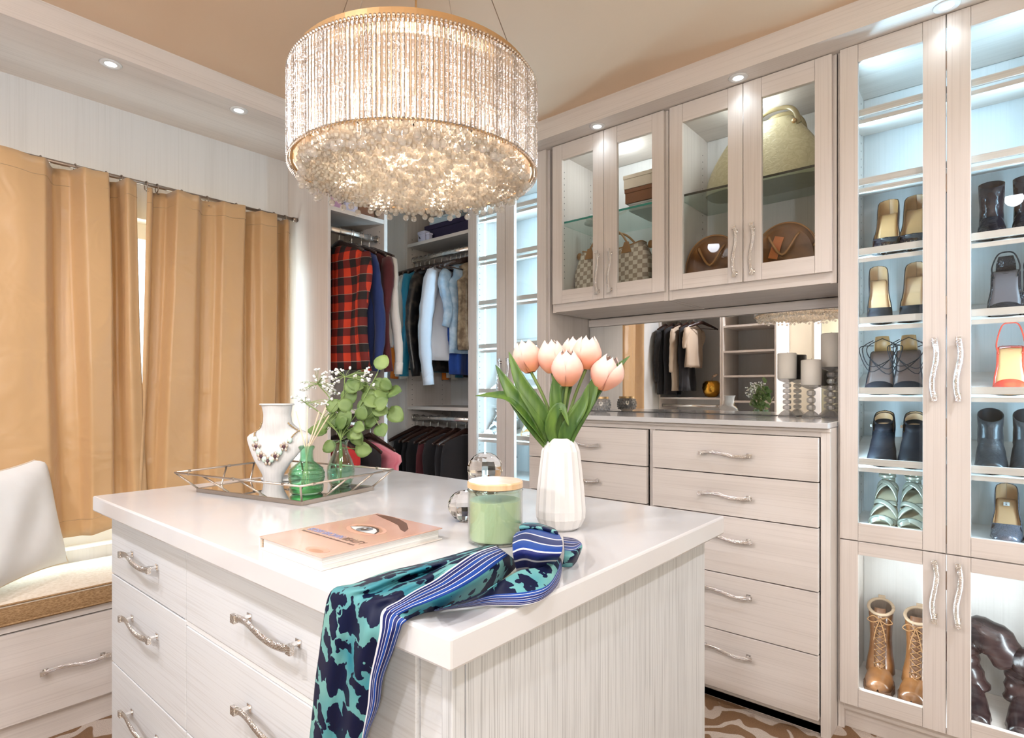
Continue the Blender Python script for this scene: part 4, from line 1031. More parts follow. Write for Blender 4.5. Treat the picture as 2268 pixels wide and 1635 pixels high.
SC_P= [[[(-0.567,0.679,0.944),(-0.523,0.619,0.99),(-0.569,0.672,0.995),(-0.657,0.787,0.97)],[(-0.558,0.695,0.944),(-0.521,0.639,0.99),(-0.571,0.703,0.995),(-0.661,0.831,0.97)],[(-0.551,0.692,0.944),(-0.496,0.642,0.99),(-0.536,0.7,0.995),(-0.641,0.841,0.97)],[(-0.543,0.716,0.944),(-0.481,0.654,0.99),(-0.511,0.7,0.995),(-0.615,0.836,0.97)],[(-0.538,0.72,0.944),(-0.473,0.661,0.99),(-0.502,0.707,0.995),(-0.602,0.834,0.97)]],[[(-0.532,0.748,0.943),(-0.518,0.735,0.97),(-0.601,0.849,0.96)],[(-0.521,0.758,0.943),(-0.506,0.745,0.97),(-0.582,0.852,0.96)],[(-0.531,0.788,0.943),(-0.519,0.786,0.97),(-0.565,0.843,0.96)]],[[(-0.663,0.809,0.96),(-0.639,0.772,0.985),(-0.693,0.854,0.97)],[(-0.642,0.827,0.96),(-0.614,0.794,0.985),(-0.67,0.866,0.97)],[(-0.586,0.812,0.96),(-0.566,0.784,0.985),(-0.626,0.854,0.97)]],[[(-0.546,0.491,0.944),(-0.519,0.471,0.958),(-0.495,0.453,0.97)],[(-0.527,0.522,0.944),(-0.509,0.512,0.958),(-0.49,0.509,0.97)],[(-0.505,0.55,0.944),(-0.504,0.554,0.958),(-0.503,0.564,0.97)],[(-0.472,0.578,0.944),(-0.481,0.587,0.958),(-0.513,0.615,0.97)],[(-0.466,0.612,0.944),(-0.472,0.623,0.958),(-0.51,0.634,0.97)],[(-0.483,0.669,0.944),(-0.492,0.675,0.958),(-0.5,0.659,0.97)],[(-0.522,0.734,0.944),(-0.53,0.741,0.958),(-0.525,0.709,0.97)]]]

def scarf_mat():
    m, n, b = nt('silk_scarf'); L = n.links
    at = n.nodes.new('ShaderNodeAttribute'); at.attribute_name = 'cloth_uv'
    sp = n.nodes.new('ShaderNodeSeparateXYZ'); L.new(at.outputs['Vector'], sp.inputs[0])
    mp = n.nodes.new('ShaderNodeMapping'); mp.inputs['Scale'].default_value = (1, 1, 1); L.new(at.outputs['Vector'], mp.inputs[0])
    sepn = n.nodes.new('ShaderNodeTexNoise'); sepn.inputs['Scale'].default_value = 34; sepn.inputs['Detail'].default_value = 3
    tc = n.nodes.new('ShaderNodeTexCoord'); L.new(tc.outputs['Object'], sepn.inputs['Vector'])
    s1 = n.nodes.new('ShaderNodeVectorMath'); s1.operation = 'MULTIPLY_ADD'; s1.inputs[1].default_value = (.05, .05, .05); L.new(sepn.outputs['Color'], s1.inputs[0]); L.new(tc.outputs['Object'], s1.inputs[2])
    v = n.nodes.new('ShaderNodeTexVoronoi'); v.inputs['Scale'].default_value = 34; L.new(s1.outputs[0], v.inputs['Vector'])
    thr = n.nodes.new('ShaderNodeValToRGB'); e = thr.color_ramp.elements
    thr.color_ramp.interpolation = 'CONSTANT'
    e[0].position = 0; e[0].color = (.008, .012, .09, 1); e[1].position = .56; e[1].color = (1, 1, 1, 1); L.new(v.outputs['Distance'], thr.inputs[0])
    big = n.nodes.new('ShaderNodeTexNoise'); big.inputs['Scale'].default_value = 9; L.new(tc.outputs['Object'], big.inputs['Vector'])
    gr = n.nodes.new('ShaderNodeValToRGB'); g = gr.color_ramp.elements
    g[0].position = .35; g[0].color = (.012, .17, .23, 1); g[1].position = .66; g[1].color = (.20, .43, .38, 1); L.new(big.outputs[0], gr.inputs[0])
    leo = n.nodes.new('ShaderNodeMix'); leo.data_type = 'RGBA'; leo.blend_type = 'MULTIPLY'; leo.inputs[0].default_value = 1
    L.new(gr.outputs[0], leo.inputs[6]); L.new(thr.outputs[0], leo.inputs[7])
    # stripes follow the second coordinate
    st = n.nodes.new('ShaderNodeValToRGB'); q = st.color_ramp; q.interpolation = 'CONSTANT'
    navy = (.006, .012, .10, 1); wh = (.70, .68, .70, 1); bl = (.008, .045, .24, 1)
    cols = [(0, wh), (.10, navy), (.22, wh), (.25, navy), (.38, wh), (.41, bl), (.54, wh), (.565, navy), (.70, wh), (.725, bl), (.88, wh), (.91, bl)]
    q.elements[0].position = 0; q.elements[0].color = wh; q.elements[1].position = .10; q.elements[1].color = navy
    for p, c in cols[2:]: x = q.elements.new(p); x.color = c
    L.new(sp.outputs[1], st.inputs[0])
    fin = n.nodes.new('ShaderNodeMix'); fin.data_type = 'RGBA'
    L.new(sp.outputs[2], fin.inputs[0]); L.new(leo.outputs[2], fin.inputs[6]); L.new(st.outputs[0], fin.inputs[7])
    L.new(fin.outputs[2], b.inputs['Base Color']); b.inputs['Roughness'].default_value = .5; b.inputs['Specular IOR Level'].default_value = .25
    return m
def scarf():
    vs = []; fs = []; uv = []
    def addp(rows, bands, ku=6, kv=7):
        g = srows(rows, ku, kv); n = len(g[0]); b0 = len(vs)
        for r in g:
            for j, p in enumerate(r): vs.append(tuple(p))
        for i in range(len(g) - 1):
            for j in range(n - 1):
                fs.append((b0 + i * n + j, b0 + i * n + j + 1, b0 + (i + 1) * n + j + 1, b0 + (i + 1) * n + j))
                for (ii, jj) in ((i, j), (i, j + 1), (i + 1, j + 1), (i + 1, j)):
                    v = jj / (n - 1); vm_ = (j + .5) / (n - 1); s_ = 0; y = 0
                    for a, c, fl in bands:
                        c = c(i / len(g)) if callable(c) else c
                        if a <= vm_ <= c: s_ = 1; y = (v - a) / (c - a); y = 1 - y if fl else y; y = min(.999, max(0, y))
                    uv.append((ii / len(g), y, s_))
    addp(SC_MAIN, [(4 / 6, lambda u: 1.0 if u < .5 else .85, False)])
    addp(SC_P[0], [(.0, 1, False)], 6, 8); addp(SC_P[1], [(.55, 1, True)], 6, 8); addp(SC_P[2], [(0, 0, False)], 6, 8); addp(SC_P[3], [(0, .45, False)], 5, 12)
    b2 = MB(); b2.add(vs, fs)
    # keep the cloth out of the stone
    fx = []
    for x, y, z in b2.v:
        if y > IY0 + .0 and x < IX1 and z < TZ + .0015: z = TZ + .0015
        if y > IY0 - .003 and z < TZ - .002: y = IY0 - .003
        fx.append((x, y, z))
    b2.v = fx
    me = b2.mesh('silk_scarf', scarf_mat(), True)
    at = me.attributes.new('cloth_uv', 'FLOAT_VECTOR', 'CORNER')
    at.data.foreach_set('vector', [c for u in uv for c in u])
    obj('silk_scarf', me, None, solid=.0012, label='blue and teal animal-print silk scarf draped over the island edge', cat='scarf')
scarf()
# ================================================================ HANGERS AND CLOTHES
hang_m = mat('dark_hanger_wood', (.035, .016, .012), .22, coat=.5)
def hanger_meshes():
    h = MB(); pts = [(0.0, 0, -.075), (0, 0, -.030), (.006, 0, -.020), (.018, 0, -.010)] + [(.018 * math.cos(a), 0, .002 + .018 * math.sin(a)) for a in (.3, .9, 1.5, 2.1, 2.7, 3.2)]
    h.tube(spline(pts, 3), .0019, 6)
    b = MB()
    top = spline([(-.212, 0, -.135), (-.15, 0, -.112), (-.08, 0, -.090), (-.03, 0, -.074), (0, 0, -.068), (.03, 0, -.074), (.08, 0, -.090), (.15, 0, -.112), (.212, 0, -.135)], 4)
    rs = [.009 + .011 * (1 - abs(p[0]) / .22) for p in top]
    b.tube(top, rs, 8, True, .5, up=(0, 0, 1))
    c = MB().tube([(-.185, 0, -.135), (.185, 0, -.135)], .004, 6).tube([(-.185, 0, -.135), (-.185, 0, -.118)], .004, 5).tube([(.185, 0, -.135), (.185, 0, -.118)], .004, 5)
    return h.mesh('hook', chrome, True), b.mesh('shoulder_bar', hang_m, True), c.mesh('trouser_bar', hang_m, True)
HK, HB, HC = hanger_meshes()
def hanger(x, y, z, rz, label, group):
    t = thing('clothes_hanger', label, 'hanger', (x, y, z), rz, group)
    obj('hook', HK, None, t); obj('shoulder_bar', HB, None, t); obj('trouser_bar', HC, None, t)
    return t
def fab(name, col, rough=.85, bump=(60, .3, 'n')): return mat(name, col, rough, bump=bump, sheen=.2)
def plaid_mat():
    m, n, b = nt('red_plaid'); L = n.links
    tc = n.nodes.new('ShaderNodeTexCoord'); sp = n.nodes.new('ShaderNodeSeparateXYZ'); L.new(tc.outputs['Object'], sp.inputs[0])
    def band(ax, per, lo, soft=.04):
        a = n.nodes.new('ShaderNodeMath'); a.operation = 'MULTIPLY'; a.inputs[1].default_value = 1 / per; L.new(sp.outputs[ax], a.inputs[0])
        f = n.nodes.new('ShaderNodeMath'); f.operation = 'FRACT'; L.new(a.outputs[0], f.inputs[0])
        g = n.nodes.new('ShaderNodeMath'); g.operation = 'GREATER_THAN'; g.inputs[1].default_value = lo; L.new(f.outputs[0], g.inputs[0]); return g
    g1 = band(0, .085, .5); g2 = band(2, .085, .5); g3 = band(2, .085, .965); g4 = band(0, .085, .965)
    s = n.nodes.new('ShaderNodeMath'); s.operation = 'ADD'; L.new(g1.outputs[0], s.inputs[0]); L.new(g2.outputs[0], s.inputs[1])
    h = n.nodes.new('ShaderNodeMath'); h.operation = 'MULTIPLY'; h.inputs[1].default_value = .5; L.new(s.outputs[0], h.inputs[0])
    c = n.nodes.new('ShaderNodeValToRGB'); e = c.color_ramp.elements; c.color_ramp.interpolation = 'CONSTANT'
    e[0].position = 0; e[0].color = (.62, .045, .012, 1); e[1].position = .75; e[1].color = (.012, .008, .008, 1)
    q = e.new(.3); q.color = (.16, .012, .008, 1); L.new(h.outputs[0], c.inputs[0])
    w = n.nodes.new('ShaderNodeMix'); w.data_type = 'RGBA'; w.inputs[7].default_value = (.5, .40, .33, 1)
    g5 = n.nodes.new('ShaderNodeMath'); g5.operation = 'MULTIPLY'; g5.inputs[1].default_value = .5; L.new(g3.outputs[0], g5.inputs[0])
    L.new(g5.outputs[0], w.inputs[0]); L.new(c.outputs[0], w.inputs[6]); L.new(w.outputs[2], b.inputs['Base Color']); b.inputs['Roughness'].default_value = .8
    return m
GS = 0
def garment(x, y, z, rz, label, group, m, L=.68, w=.205, t0=.030, sl=.58, sr=.046, cuff=None, seed=0, flare=0., collar=None, kind='shirt', strap=False, buttons=False):
    t = thing(kind, label, 'clothing', (x, y, z), rz, group)
    rnd = random.Random(seed); ph = rnd.uniform(0, 6); N = 36; rows = []
    prof = [(.085, .042, .012), (.092, .075, .018), (.105, .12, .022), (.122, .17, .027), (.140, w * .97, .030), (.17, w, .033)]
    zs = [p[0] for p in prof] + [.17 + (L - .17) * k / 12 for k in range(1, 13)]
    for i, d in enumerate(zs):
        if i < len(prof): hw, th = prof[i][1] * (w / .205), prof[i][2]
        else: q = (d - .17) / (L - .17); hw = w * (1 - .10 * q + flare * q); th = t0 + .012 * q
        q = min(1, max(0, (d - .12) / .2))
        r = []
        for k in range(N):
            a = 2 * PI * k / N; c, s = math.cos(a), math.sin(a)
            f = 1 + q * (.35 * math.sin(5 * a + ph + d * 3) + .18 * math.sin(11 * a + ph * 2 - d * 2))
            r.append((hw * c * (1 + .03 * q * math.sin(7 * a + ph)), th * s * f + q * .006 * math.sin(d * 14 + ph + 3 * c), -d))
        rows.append(r)
    g = MB().grid(rows, True)
    body = obj('body', g, m, t, smooth=True, solid=.001)
    if sl:
        for s_ in (-1, 1):
            n = 12; pts = []; rs = []
            for i in range(n + 1):
                q = i / n
                pts.append((s_ * (w * .93 + .028 * math.sin(min(1, q * 3) * PI / 2) + .010 * math.sin(q * 6 + ph)), .012 * math.sin(q * 5 + ph * 1.3), -(.150 + sl * q)))
                rs.append(sr * (1 - .38 * q) * (1 + .07 * math.sin(q * 31 + ph)) * (1 if i else .75))
            obj('sleeve', MB().tube(pts, rs, 12, True, .62, up=(1, 0, 0)), m, t, smooth=True)
            if cuff: obj('cuff', MB().tube([pts[-2], Vector(pts[-1]) + Vector((0, 0, -.012))], rs[-1] * 1.06, 12, True, .66, up=(1, 0, 0)), cuff, t, smooth=True)
    if collar:
        c = MB()
        for s_ in (-1, 1): c.add([(0, -.020, -.115), (s_ * .020, -.024, -.150), (s_ * .060, -.022, -.118), (s_ * .046, -.004, -.082), (s_ * .015, .006, -.076)], [(0, 1, 2, 3, 4)])
        obj('collar', c, collar, t, solid=.003)
        obj('placket', MB().box(-.012, .012, -.0, -.0, 0, 0) if 0 else MB().grid([[(sx, -t0 * 1.35 - .004, -d) for sx in (-.012, .012)] for d in (.13, .25, .4, .55, L - .02)]), m, t, solid=.002)
    return t
plaid = plaid_mat(); navy = fab('navy_cotton', (.02, .04, .16)); black_f = fab('black_cloth', (.012, .010, .012)); white_f = fab('white_cloth', (.80, .78, .76)); maroon = fab('maroon_cloth', (.09, .015, .02))
orange_f = fab('orange_knit', (.85, .22, .02)); cream_f = fab('cream_knit', (.78, .72, .62)); pinkw = noisecol('pale_print', (.85, .78, .74), (.80, .35, .32), sc=22, rough=.8, lo=.6, hi=.68)
teal_f = fab('teal_satin', (.01, .22, .36), .4); dkp = noisecol('dark_leather', (.01, .008, .008), (.12, .09, .07), sc=16, rough=.3, lo=.5, hi=.75, bump=.6)
grey_d = fab('pale_grey_denim', (.62, .64, .70)); denim = noisecol('light_denim', (.28, .42, .58), (.48, .60, .72), sc=26, rough=.85, bump=.4); khaki = noisecol('brown_print', (.16, .11, .07), (.38, .30, .20), sc=30, rough=.8)
blue_f = fab('blue_cloth', (.01, .05, .26)); pink_f = noisecol('pink_stripe', (.75, .16, .22), (.88, .45, .48), (1, 40, 1), 2, .8); red_f = fab('red_cloth', (.45, .02, .02)); beige_f = fab('beige_cloth', (.55, .42, .31))
GA = 'clothes on hangers in the left open wardrobe'; HA = 'hangers in the left open wardrobe'
for y, m, lab, kw in ((1.706, plaid, 'red and black plaid button shirt hanging at the front of the left bay', dict(L=.72, collar=plaid, t0=.026, sr=.05, seed=4)),
                      (1.782, navy, 'navy shirt hanging behind the red plaid shirt', dict(L=.70, collar=navy, seed=5)),
                      (1.842, maroon, 'dark maroon top hanging between the navy and the white shirt', dict(L=.66, seed=8)),
                      (1.892, white_f, 'white long-sleeved shirt hanging last in the left bay', dict(L=.60, cuff=white_f, seed=11, w=.215, sr=.040))):
    garment(-2.62, y, 2.048, 0, lab, GA, m, **kw)
    hanger(-2.62, y, 2.048, .0, 'dark glossy hanger carrying the ' + {plaid: 'red plaid shirt', navy: 'navy shirt', maroon: 'dark maroon top', white_f: 'white long-sleeved shirt'}[m], HA)
GB = 'tops crowded on the upper rod of the back wardrobe bay'; HBG = 'hangers on the upper rod of the back bay'
for x, m, nm, kw in ((-2.868, black_f, 'black jacket hanging leftmost on the upper back rod', dict(L=.70, seed=21, sl=.56)),
                     (-2.822, orange_f, 'bright orange cardigan on the upper back rod', dict(L=.68, seed=22, sl=.60, cuff=orange_f)),
                     (-2.782, pinkw, 'white top with a pink print beside the orange cardigan', dict(L=.68, seed=23, sl=.60)),
                     (-2.742, cream_f, 'cream knit cardigan left of the teal blouse', dict(L=.70, seed=24, sl=.60, cuff=cream_f)),
                     (-2.695, teal_f, 'teal satin blouse on the upper back rod', dict(L=.72, seed=25, sl=.60, sr=.05)),
                     (-2.630, dkp, 'dark glossy jacket right of the teal blouse', dict(L=.72, seed=26, sl=.60, sr=.05)),
                     (-2.500, grey_d, 'pale grey denim jacket with long sleeves on the upper back rod', dict(L=.66, seed=27, sl=.64, sr=.058, w=.215, cuff=grey_d)),
                     (-2.462, blue_f, 'royal blue top behind the light blue denim jacket', dict(L=.74, seed=30, sl=0, w=.11)),
                     (-2.425, denim, 'light blue denim jacket near the right end of the upper back rod', dict(L=.62, seed=28, sl=.32, sr=.042, w=.14)),
                     (-2.385, khaki, 'brown printed top rightmost on the upper back rod', dict(L=.60, seed=29, sl=0, w=.105))):
    garment(x, 2.43, 2.056, PI / 2, nm, GB, m, t0=.018, **kw)
    hanger(x, 2.43, 2.056, PI / 2, 'dark hanger carrying the ' + nm.split(' hanging')[0].split(' on the')[0].split(' beside')[0].split(' left of')[0].split(' right')[0].split(' near')[0].split(' with a')[0].split(' with long')[0], HBG)
hanger(-2.850, 2.43, 2.056, 2.35, 'empty dark brown hanger sticking out at the left of the upper back rod', HBG)
hanger(-2.580, 2.43, 2.056, PI / 2 + .06, 'empty dark hanger between the dark and the grey jackets, left one of two', HBG)
hanger(-2.548, 2.43, 2.056, PI / 2 - .04, 'empty dark hanger between the dark and the grey jackets, right one of two', HBG)
GL = 'dark clothes on the lower rod of the back bay'
ns = ['leftmost', 'second from the left', 'third from the left', 'fourth from the left', 'fifth from the left', 'sixth from the left', 'rightmost']
for k, x in enumerate((-2.86, -2.80, -2.73, -2.66, -2.58, -2.50, -2.42)):
    garment(x, 2.43, 1.049, PI / 2 + (.10 if k % 2 else -.06), 'black garment on the lower back rod, ' + ns[k] + ' of the row', GL, black_f if k != 3 else maroon, L=.62, sl=0, t0=.022, w=.19, seed=40 + k, kind='dark_garment')
    hanger(x, 2.43, 1.049, PI / 2 + (.10 if k % 2 else -.06), 'dark glossy hanger on the lower back rod, ' + ns[k] + ' of the row', 'hangers on the lower rod of the back bay')
garment(-2.62, 1.69, 1.045, 0, 'red top hanging on the lower rod of the left bay, behind the bud vase', GA, red_f, L=.5, sl=0, seed=61, kind='blouse')
hanger(-2.62, 1.69, 1.045, 0, 'dark hanger on the lower left rod above the red top', HA)
garment(-2.60, 1.80, 1.045, 0, 'dark top with an open back on the lower rod of the left bay', GA, black_f, L=.45, sl=0, seed=62, kind='blouse')
hanger(-2.60, 1.80, 1.045, 0, 'dark hanger on the lower left rod above the dark top', HA)
garment(-2.585, 1.885, 1.030, 0, 'pink striped top at the right end of the lower rod in the left bay', GA, pink_f, L=.45, sl=0, seed=63, w=.225, kind='blouse')
hanger(-2.60, 1.885, 1.045, 0, 'dark hanger on the lower left rod above the pink striped top', HA)
GR = 'clothes on the rear wall rod, seen in the mirror'
for k, (x, m, lab, L, sl) in enumerate(((-2.88, black_f, 'long black coat leftmost on the rear rod, seen in the mirror', .84, .55), (-2.80, black_f, 'long black dress second on the rear rod, seen in the mirror', .84, 0), (-2.71, beige_f, 'beige knit dress with a long sleeve, seen in the mirror', .80, .45), (-2.63, black_f, 'black knee-length coat next to the beige dress, seen in the mirror', .80, .0), (-2.56, beige_f, 'short-sleeved beige top at the end of the rear rod, seen in the mirror', .55, .20))):
    garment(x, -.55, 2.02, -PI / 2, lab, GR, m, L=L, sl=sl, seed=70 + k, kind='coat' if 'coat' in lab else 'dress' if 'dress' in lab else 'shirt')
    hanger(x, -.55, 2.02, -PI / 2, 'dark hanger of the ' + lab.split(',')[0], 'hangers on the rear rod')
hanger(-2.47, -.55, 2.02, -PI / 2 + .5, 'empty dark hanger at the right end of the rear rod, seen in the mirror', 'hangers on the rear rod')

# ================================================================ BOXES AND BAGS
def lid_box(x0, x1, y0, y1, z0, z1, m, ml, label, name='storage_box', lab=None):
    t = thing(name, label, 'box', ((x0 + x1) / 2, (y0 + y1) / 2, z0))
    zl = z1 - min(.035, (z1 - z0) * .35)
    obj('box_body', MB().box(x0 + .003, x1 - .003, y0 + .003, y1 - .003, z0, zl + .004), m, t, world=True, bevel=.001)
    obj('box_lid', MB().box(x0, x1, y0, y1, zl + .0045, z1), ml, t, world=True, bevel=.002)
    if lab: obj('box_label', MB().box(*lab), white_m, t, world=True)
bxn = mat('navy_box', (.025, .015, .05), .5); bxb = mat('brown_box', (.22, .08, .03), .5); bxc = mat('cream_box', (.78, .66, .52), .6); bxl = mat('lilac_box', (.70, .68, .84), .6); bxp = mat('pink_box', (.72, .42, .62), .6)
lid_box(-2.80, -2.40, 2.44, 2.70, 2.1505, 2.26, bxn, bxn, 'wide dark navy box on the top shelf of the back bay')
lid_box(-2.78, -2.50, 2.46, 2.66, 2.261, 2.31, mat('pale_blue_box', (.60, .72, .76), .6), bpy.data.materials['pale_blue_box'], 'pale blue flat box on top of the dark navy box')
lid_box(-2.805, -2.735, 2.388, 2.430, 2.1505, 2.215, bxl, bxl, 'small lilac box with a dark shoe mark in front of the navy box')
obj('box_mark', MB().poly([(-2.795, 2.3875, 2.195), (-2.783, 2.3875, 2.178), (-2.772, 2.3875, 2.170), (-2.786, 2.3875, 2.170), (-2.790, 2.3875, 2.178)], (0, -1, 0), .0004), bxn, bpy.data.objects['storage_box.002'], world=True)
lid_box(-2.728, -2.695, 2.388, 2.420, 2.1505, 2.195, bxl, bxl, 'tiny white carton beside the lilac box on the top shelf')
lid_box(-2.91, -2.60, 1.632, 1.712, 2.1455, 2.235, bxp, bxn, 'dark pink-sided box at the left of the shelf above the plaid shirt')
lid_box(-2.91, -2.585, 1.722, 1.800, 2.1455, 2.215, bxl, white_m, 'white flat box in the middle of the shelf above the plaid shirt')
lid_box(-2.91, -2.60, 1.812, 1.915, 2.1455, 2.24, bxb, bxb, 'brown box at the right of the top shelf over the plaid shirt')
lid_box(-1.37, -1.16, 2.47, 2.70, 2.0755, 2.112, mat('grey_box', (.62, .60, .58), .5), bpy.data.materials['grey_box'], 'thin pale grey box lowest in the stack on the left glass shelf')
lid_box(-1.385, -1.165, 2.46, 2.70, 2.1125, 2.180, bxb, bxb, 'dark brown box in the middle of the stack on the left glass shelf')
lid_box(-1.39, -1.16, 2.455, 2.70, 2.1805, 2.245, bxc, bxc, 'cream box on top of the stack on the left glass shelf')
t = thing('woven_clutch', 'white woven shell-shaped clutch on the left glass shelf', 'bag', (-1.585, 2.56, 2.0755))
m = MB()
for k in range(9):
    a = .2 + (PI - .4) * k / 8; m.tube([(0, 0, .004), (.05 * math.cos(a), 0, .004 + .04 * math.sin(a)), (.085 * math.cos(a), 0, .006 + .062 * math.sin(a))], [.012, .016, .010], 8, True, 1.4)
obj('shell_body', m, white_m, t, smooth=True)
def checker_mat():
    m, n, b = nt('pale_checker'); L = n.links
    uvn = n.nodes.new('ShaderNodeTexCoord'); mp = n.nodes.new('ShaderNodeMapping'); mp.inputs['Rotation'].default_value = (0, .06, 0); L.new(uvn.outputs['Object'], mp.inputs[0])
    c = n.nodes.new('ShaderNodeTexChecker'); c.inputs['Scale'].default_value = 46; c.inputs[1].default_value = (.86, .75, .62, 1); c.inputs[2].default_value = (.48, .36, .26, 1)
    mp.inputs['Scale'].default_value = (1, .0001, 1)
    L.new(mp.outputs[0], c.inputs[0]); L.new(c.outputs[0], b.inputs['Base Color']); b.inputs['Roughness'].default_value = .45
    return m
tanl = mat('tan_leather', (.42, .20, .07), .4)
def tote():
    t = thing('checkered_tote', 'pale checkered tote bag with tan trim behind glass', 'bag', (-1.505, 2.565, 1.666))
    rows = []; H = .285
    for i in range(15):
        u = i / 14; hw = .195 + .022 * math.sin(PI * u * .9) - .030 * max(0, u - .6) / .4; hd = .085 * (1 - .45 * u) ; zz = u * H * .98
        r = []
        for k in range(48):
            a = 2 * PI * k / 48; c, s = math.cos(a), math.sin(a)
            x = hw * math.copysign(abs(c) ** .45, c); y = hd * math.copysign(abs(s) ** .5, s)
            z = zz - (.028 * (1 - (x / hw) ** 2) * u ** 4) + (.012 if False else 0)
            r.append((x, y * (1 + .06 * math.sin(6 * a + u * 4)), z))
        rows.append(r)
    m = MB().grid(rows, True); m.add(rows[0], [tuple(range(47, -1, -1))])
    obj('bag_body', m, checker_mat(), t, smooth=True, solid=.002)
    tr = MB()
    for x in (-.070, .062): tr.tube([(x, -.090, .0), (x * .96, -.0765, .12), (x * .9, -.058, .255)], .004, 6)
    tr.tube([rows[14][k] for k in range(48)] + [rows[14][0]], .004, 6)
    obj('leather_trim', tr, tanl, t, smooth=True)
    for s_ in (-1, 1):
        obj('bag_handle', MB().tube(spline([(-.115, s_ * .05, .235), (-.10, s_ * .052, .285), (-.05, s_ * .03, .345), (.04, s_ * .03, .345), (.10, s_ * .052, .285), (.115, s_ * .05, .235)], 6), .0055, 8), tanl, t, smooth=True)
        tb = MB()
        for x in (-.105, .105): tb.add([(x - .028, s_ * .060, .225), (x + .028, s_ * .060, .225), (x + .012, s_ * .057, .278), (x - .012, s_ * .057, .278)], [(0, 1, 2, 3)])
        obj('handle_tab', tb, tanl, t, solid=.004)
    tb = MB().ball((-.205, 0, .262), .02, 8, 6, (.8, .6, 1)).ball((.205, 0, .262), .02, 8, 6, (.8, .6, 1))
    obj('corner_tab', tb, tanl, t, smooth=True)
tote()
creaml = noisecol('cream_embossed_leather', (.52, .45, .27), (.58, .51, .32), sc=32, rough=.3, bump=1, lo=.45, hi=.55, dist=2.5)
def cream_bag():
    t = thing('cream_handbag', 'large cream embossed leather handbag on the upper glass shelf', 'bag', (-.775, 2.575, 2.0755))
    rows = []; H = .275
    for i in range(15):
        u = i / 14; hw = .245 * (1 - .55 * u ** 1.5) + .012 * math.sin(PI * u); hd = .105 * (1 - .72 * u); r = []
        for k in range(44):
            a = 2 * PI * k / 44; c, s = math.cos(a), math.sin(a)
            r.append((hw * math.copysign(abs(c) ** .6, c), hd * math.copysign(abs(s) ** .6, s), u * H + .004))
        rows.append(r)
    m = MB().grid(rows, True); m.add(rows[0], [tuple(range(43, -1, -1))]); m.add(rows[-1], [tuple(range(44))])
    obj('bag_body', m, creaml, t, smooth=True)
    dk = mat('olive_leather', (.28, .22, .11), .35)
    for s_ in (-1, 1):
        obj('bag_handle', MB().tube(spline([(-.03, s_ * .045, .235), (-.020, s_ * .05, .275), (.02, s_ * .035, .308), (.09, s_ * .035, .308), (.130, s_ * .05, .275), (.145, s_ * .045, .225)], 6), .010, 8, True, .6), dk, t, smooth=True)
    obj('buckle', MB().ball((.128, -.055, .235), .010, 8, 6), gold_band, t, smooth=True)
    obj('zip_line', MB().tube([(-.11, 0, .262), (.11, 0, .262)], .003, 6), gold_band, t)
cream_bag()
brownl = noisecol('brown_leather', (.11, .035, .008), (.27, .10, .02), sc=10, rough=.3, bump=.3, coat=.2)
def brown_bag(x, w, label, tag=True):
    t = thing('brown_handbag', label, 'bag', (x, 2.57, 1.666))
    o = [(w * math.cos(a), .045 + .190 * max(0, math.sin(a)) ** .7) for a in [PI * k / 28 for k in range(29)]]
    o = [(w, 0.0)] + o + [(-w, .0)]
    rows = []
    for y, k in ((-.075, .90), (-.07, .96), (-.06, 1), (.06, 1), (.07, .96), (.075, .90)): rows.append([(p[0] * k, y, p[1] * (k if p[1] > .01 else 1)) for p in o])
    m = MB().grid(rows, True); m.add(rows[0], [tuple(range(len(o)))]); m.add(rows[-1], [tuple(range(len(o) - 1, -1, -1))])
    obj('bag_body', m, brownl, t, smooth=True)
    tr = MB()
    for y in (-.062, .062): tr.tube([(p[0], y, p[1]) for p in o], .0035, 6)
    obj('piping', tr, tanl, t, smooth=True)
    obj('zipper', MB().tube([(p[0] * 1.004, 0, p[1] * 1.004) for p in o[3:-3]], .003, 6), gold_band, t)
    lt_ = MB().grid([[(x_, y_, z_) for x_, z_ in ((-.018, z0), (.018, z0))] for y_, z0 in ((-.079, .165), (-.084, .14), (-.083, .10), (-.082, .075))])
    if tag: obj('luggage_tag', lt_, mat('orange_tag', (.62, .18, .05), .4), t, solid=.003, loc=(-w * .50, 0, .02), rot=(0, .3, 0))
    for s_ in (-1, 1): obj('bag_handle', MB().tube(spline([(-.07, s_ * .055, .19), (-.055, s_ * .07, .225), (0, s_ * .095, .20), (.055, s_ * .07, .225), (.07, s_ * .055, .19)] if 0 else [(-.06, s_ * .05, .195), (-.05, s_ * .085, .17), (0, s_ * .095, .10), (.05, s_ * .085, .17), (.06, s_ * .05, .195)], 5), .005, 8), tanl, t, smooth=True)
    cl = MB().tube([(w * .93, -.078, .01), (w * .93, -.078, .12)], .004, 6).ball((w * .93, -.078, .125), .008, 8, 6)
    obj('strap_clip', cl, gold_band, t, smooth=True)
brown_bag(-.68, .125, 'rounded brown leather handbag with an orange tag, behind the right glass door')
brown_bag(-.975, .125, 'rounded brown handbag half hidden behind the door handle, left of the tagged one', False)

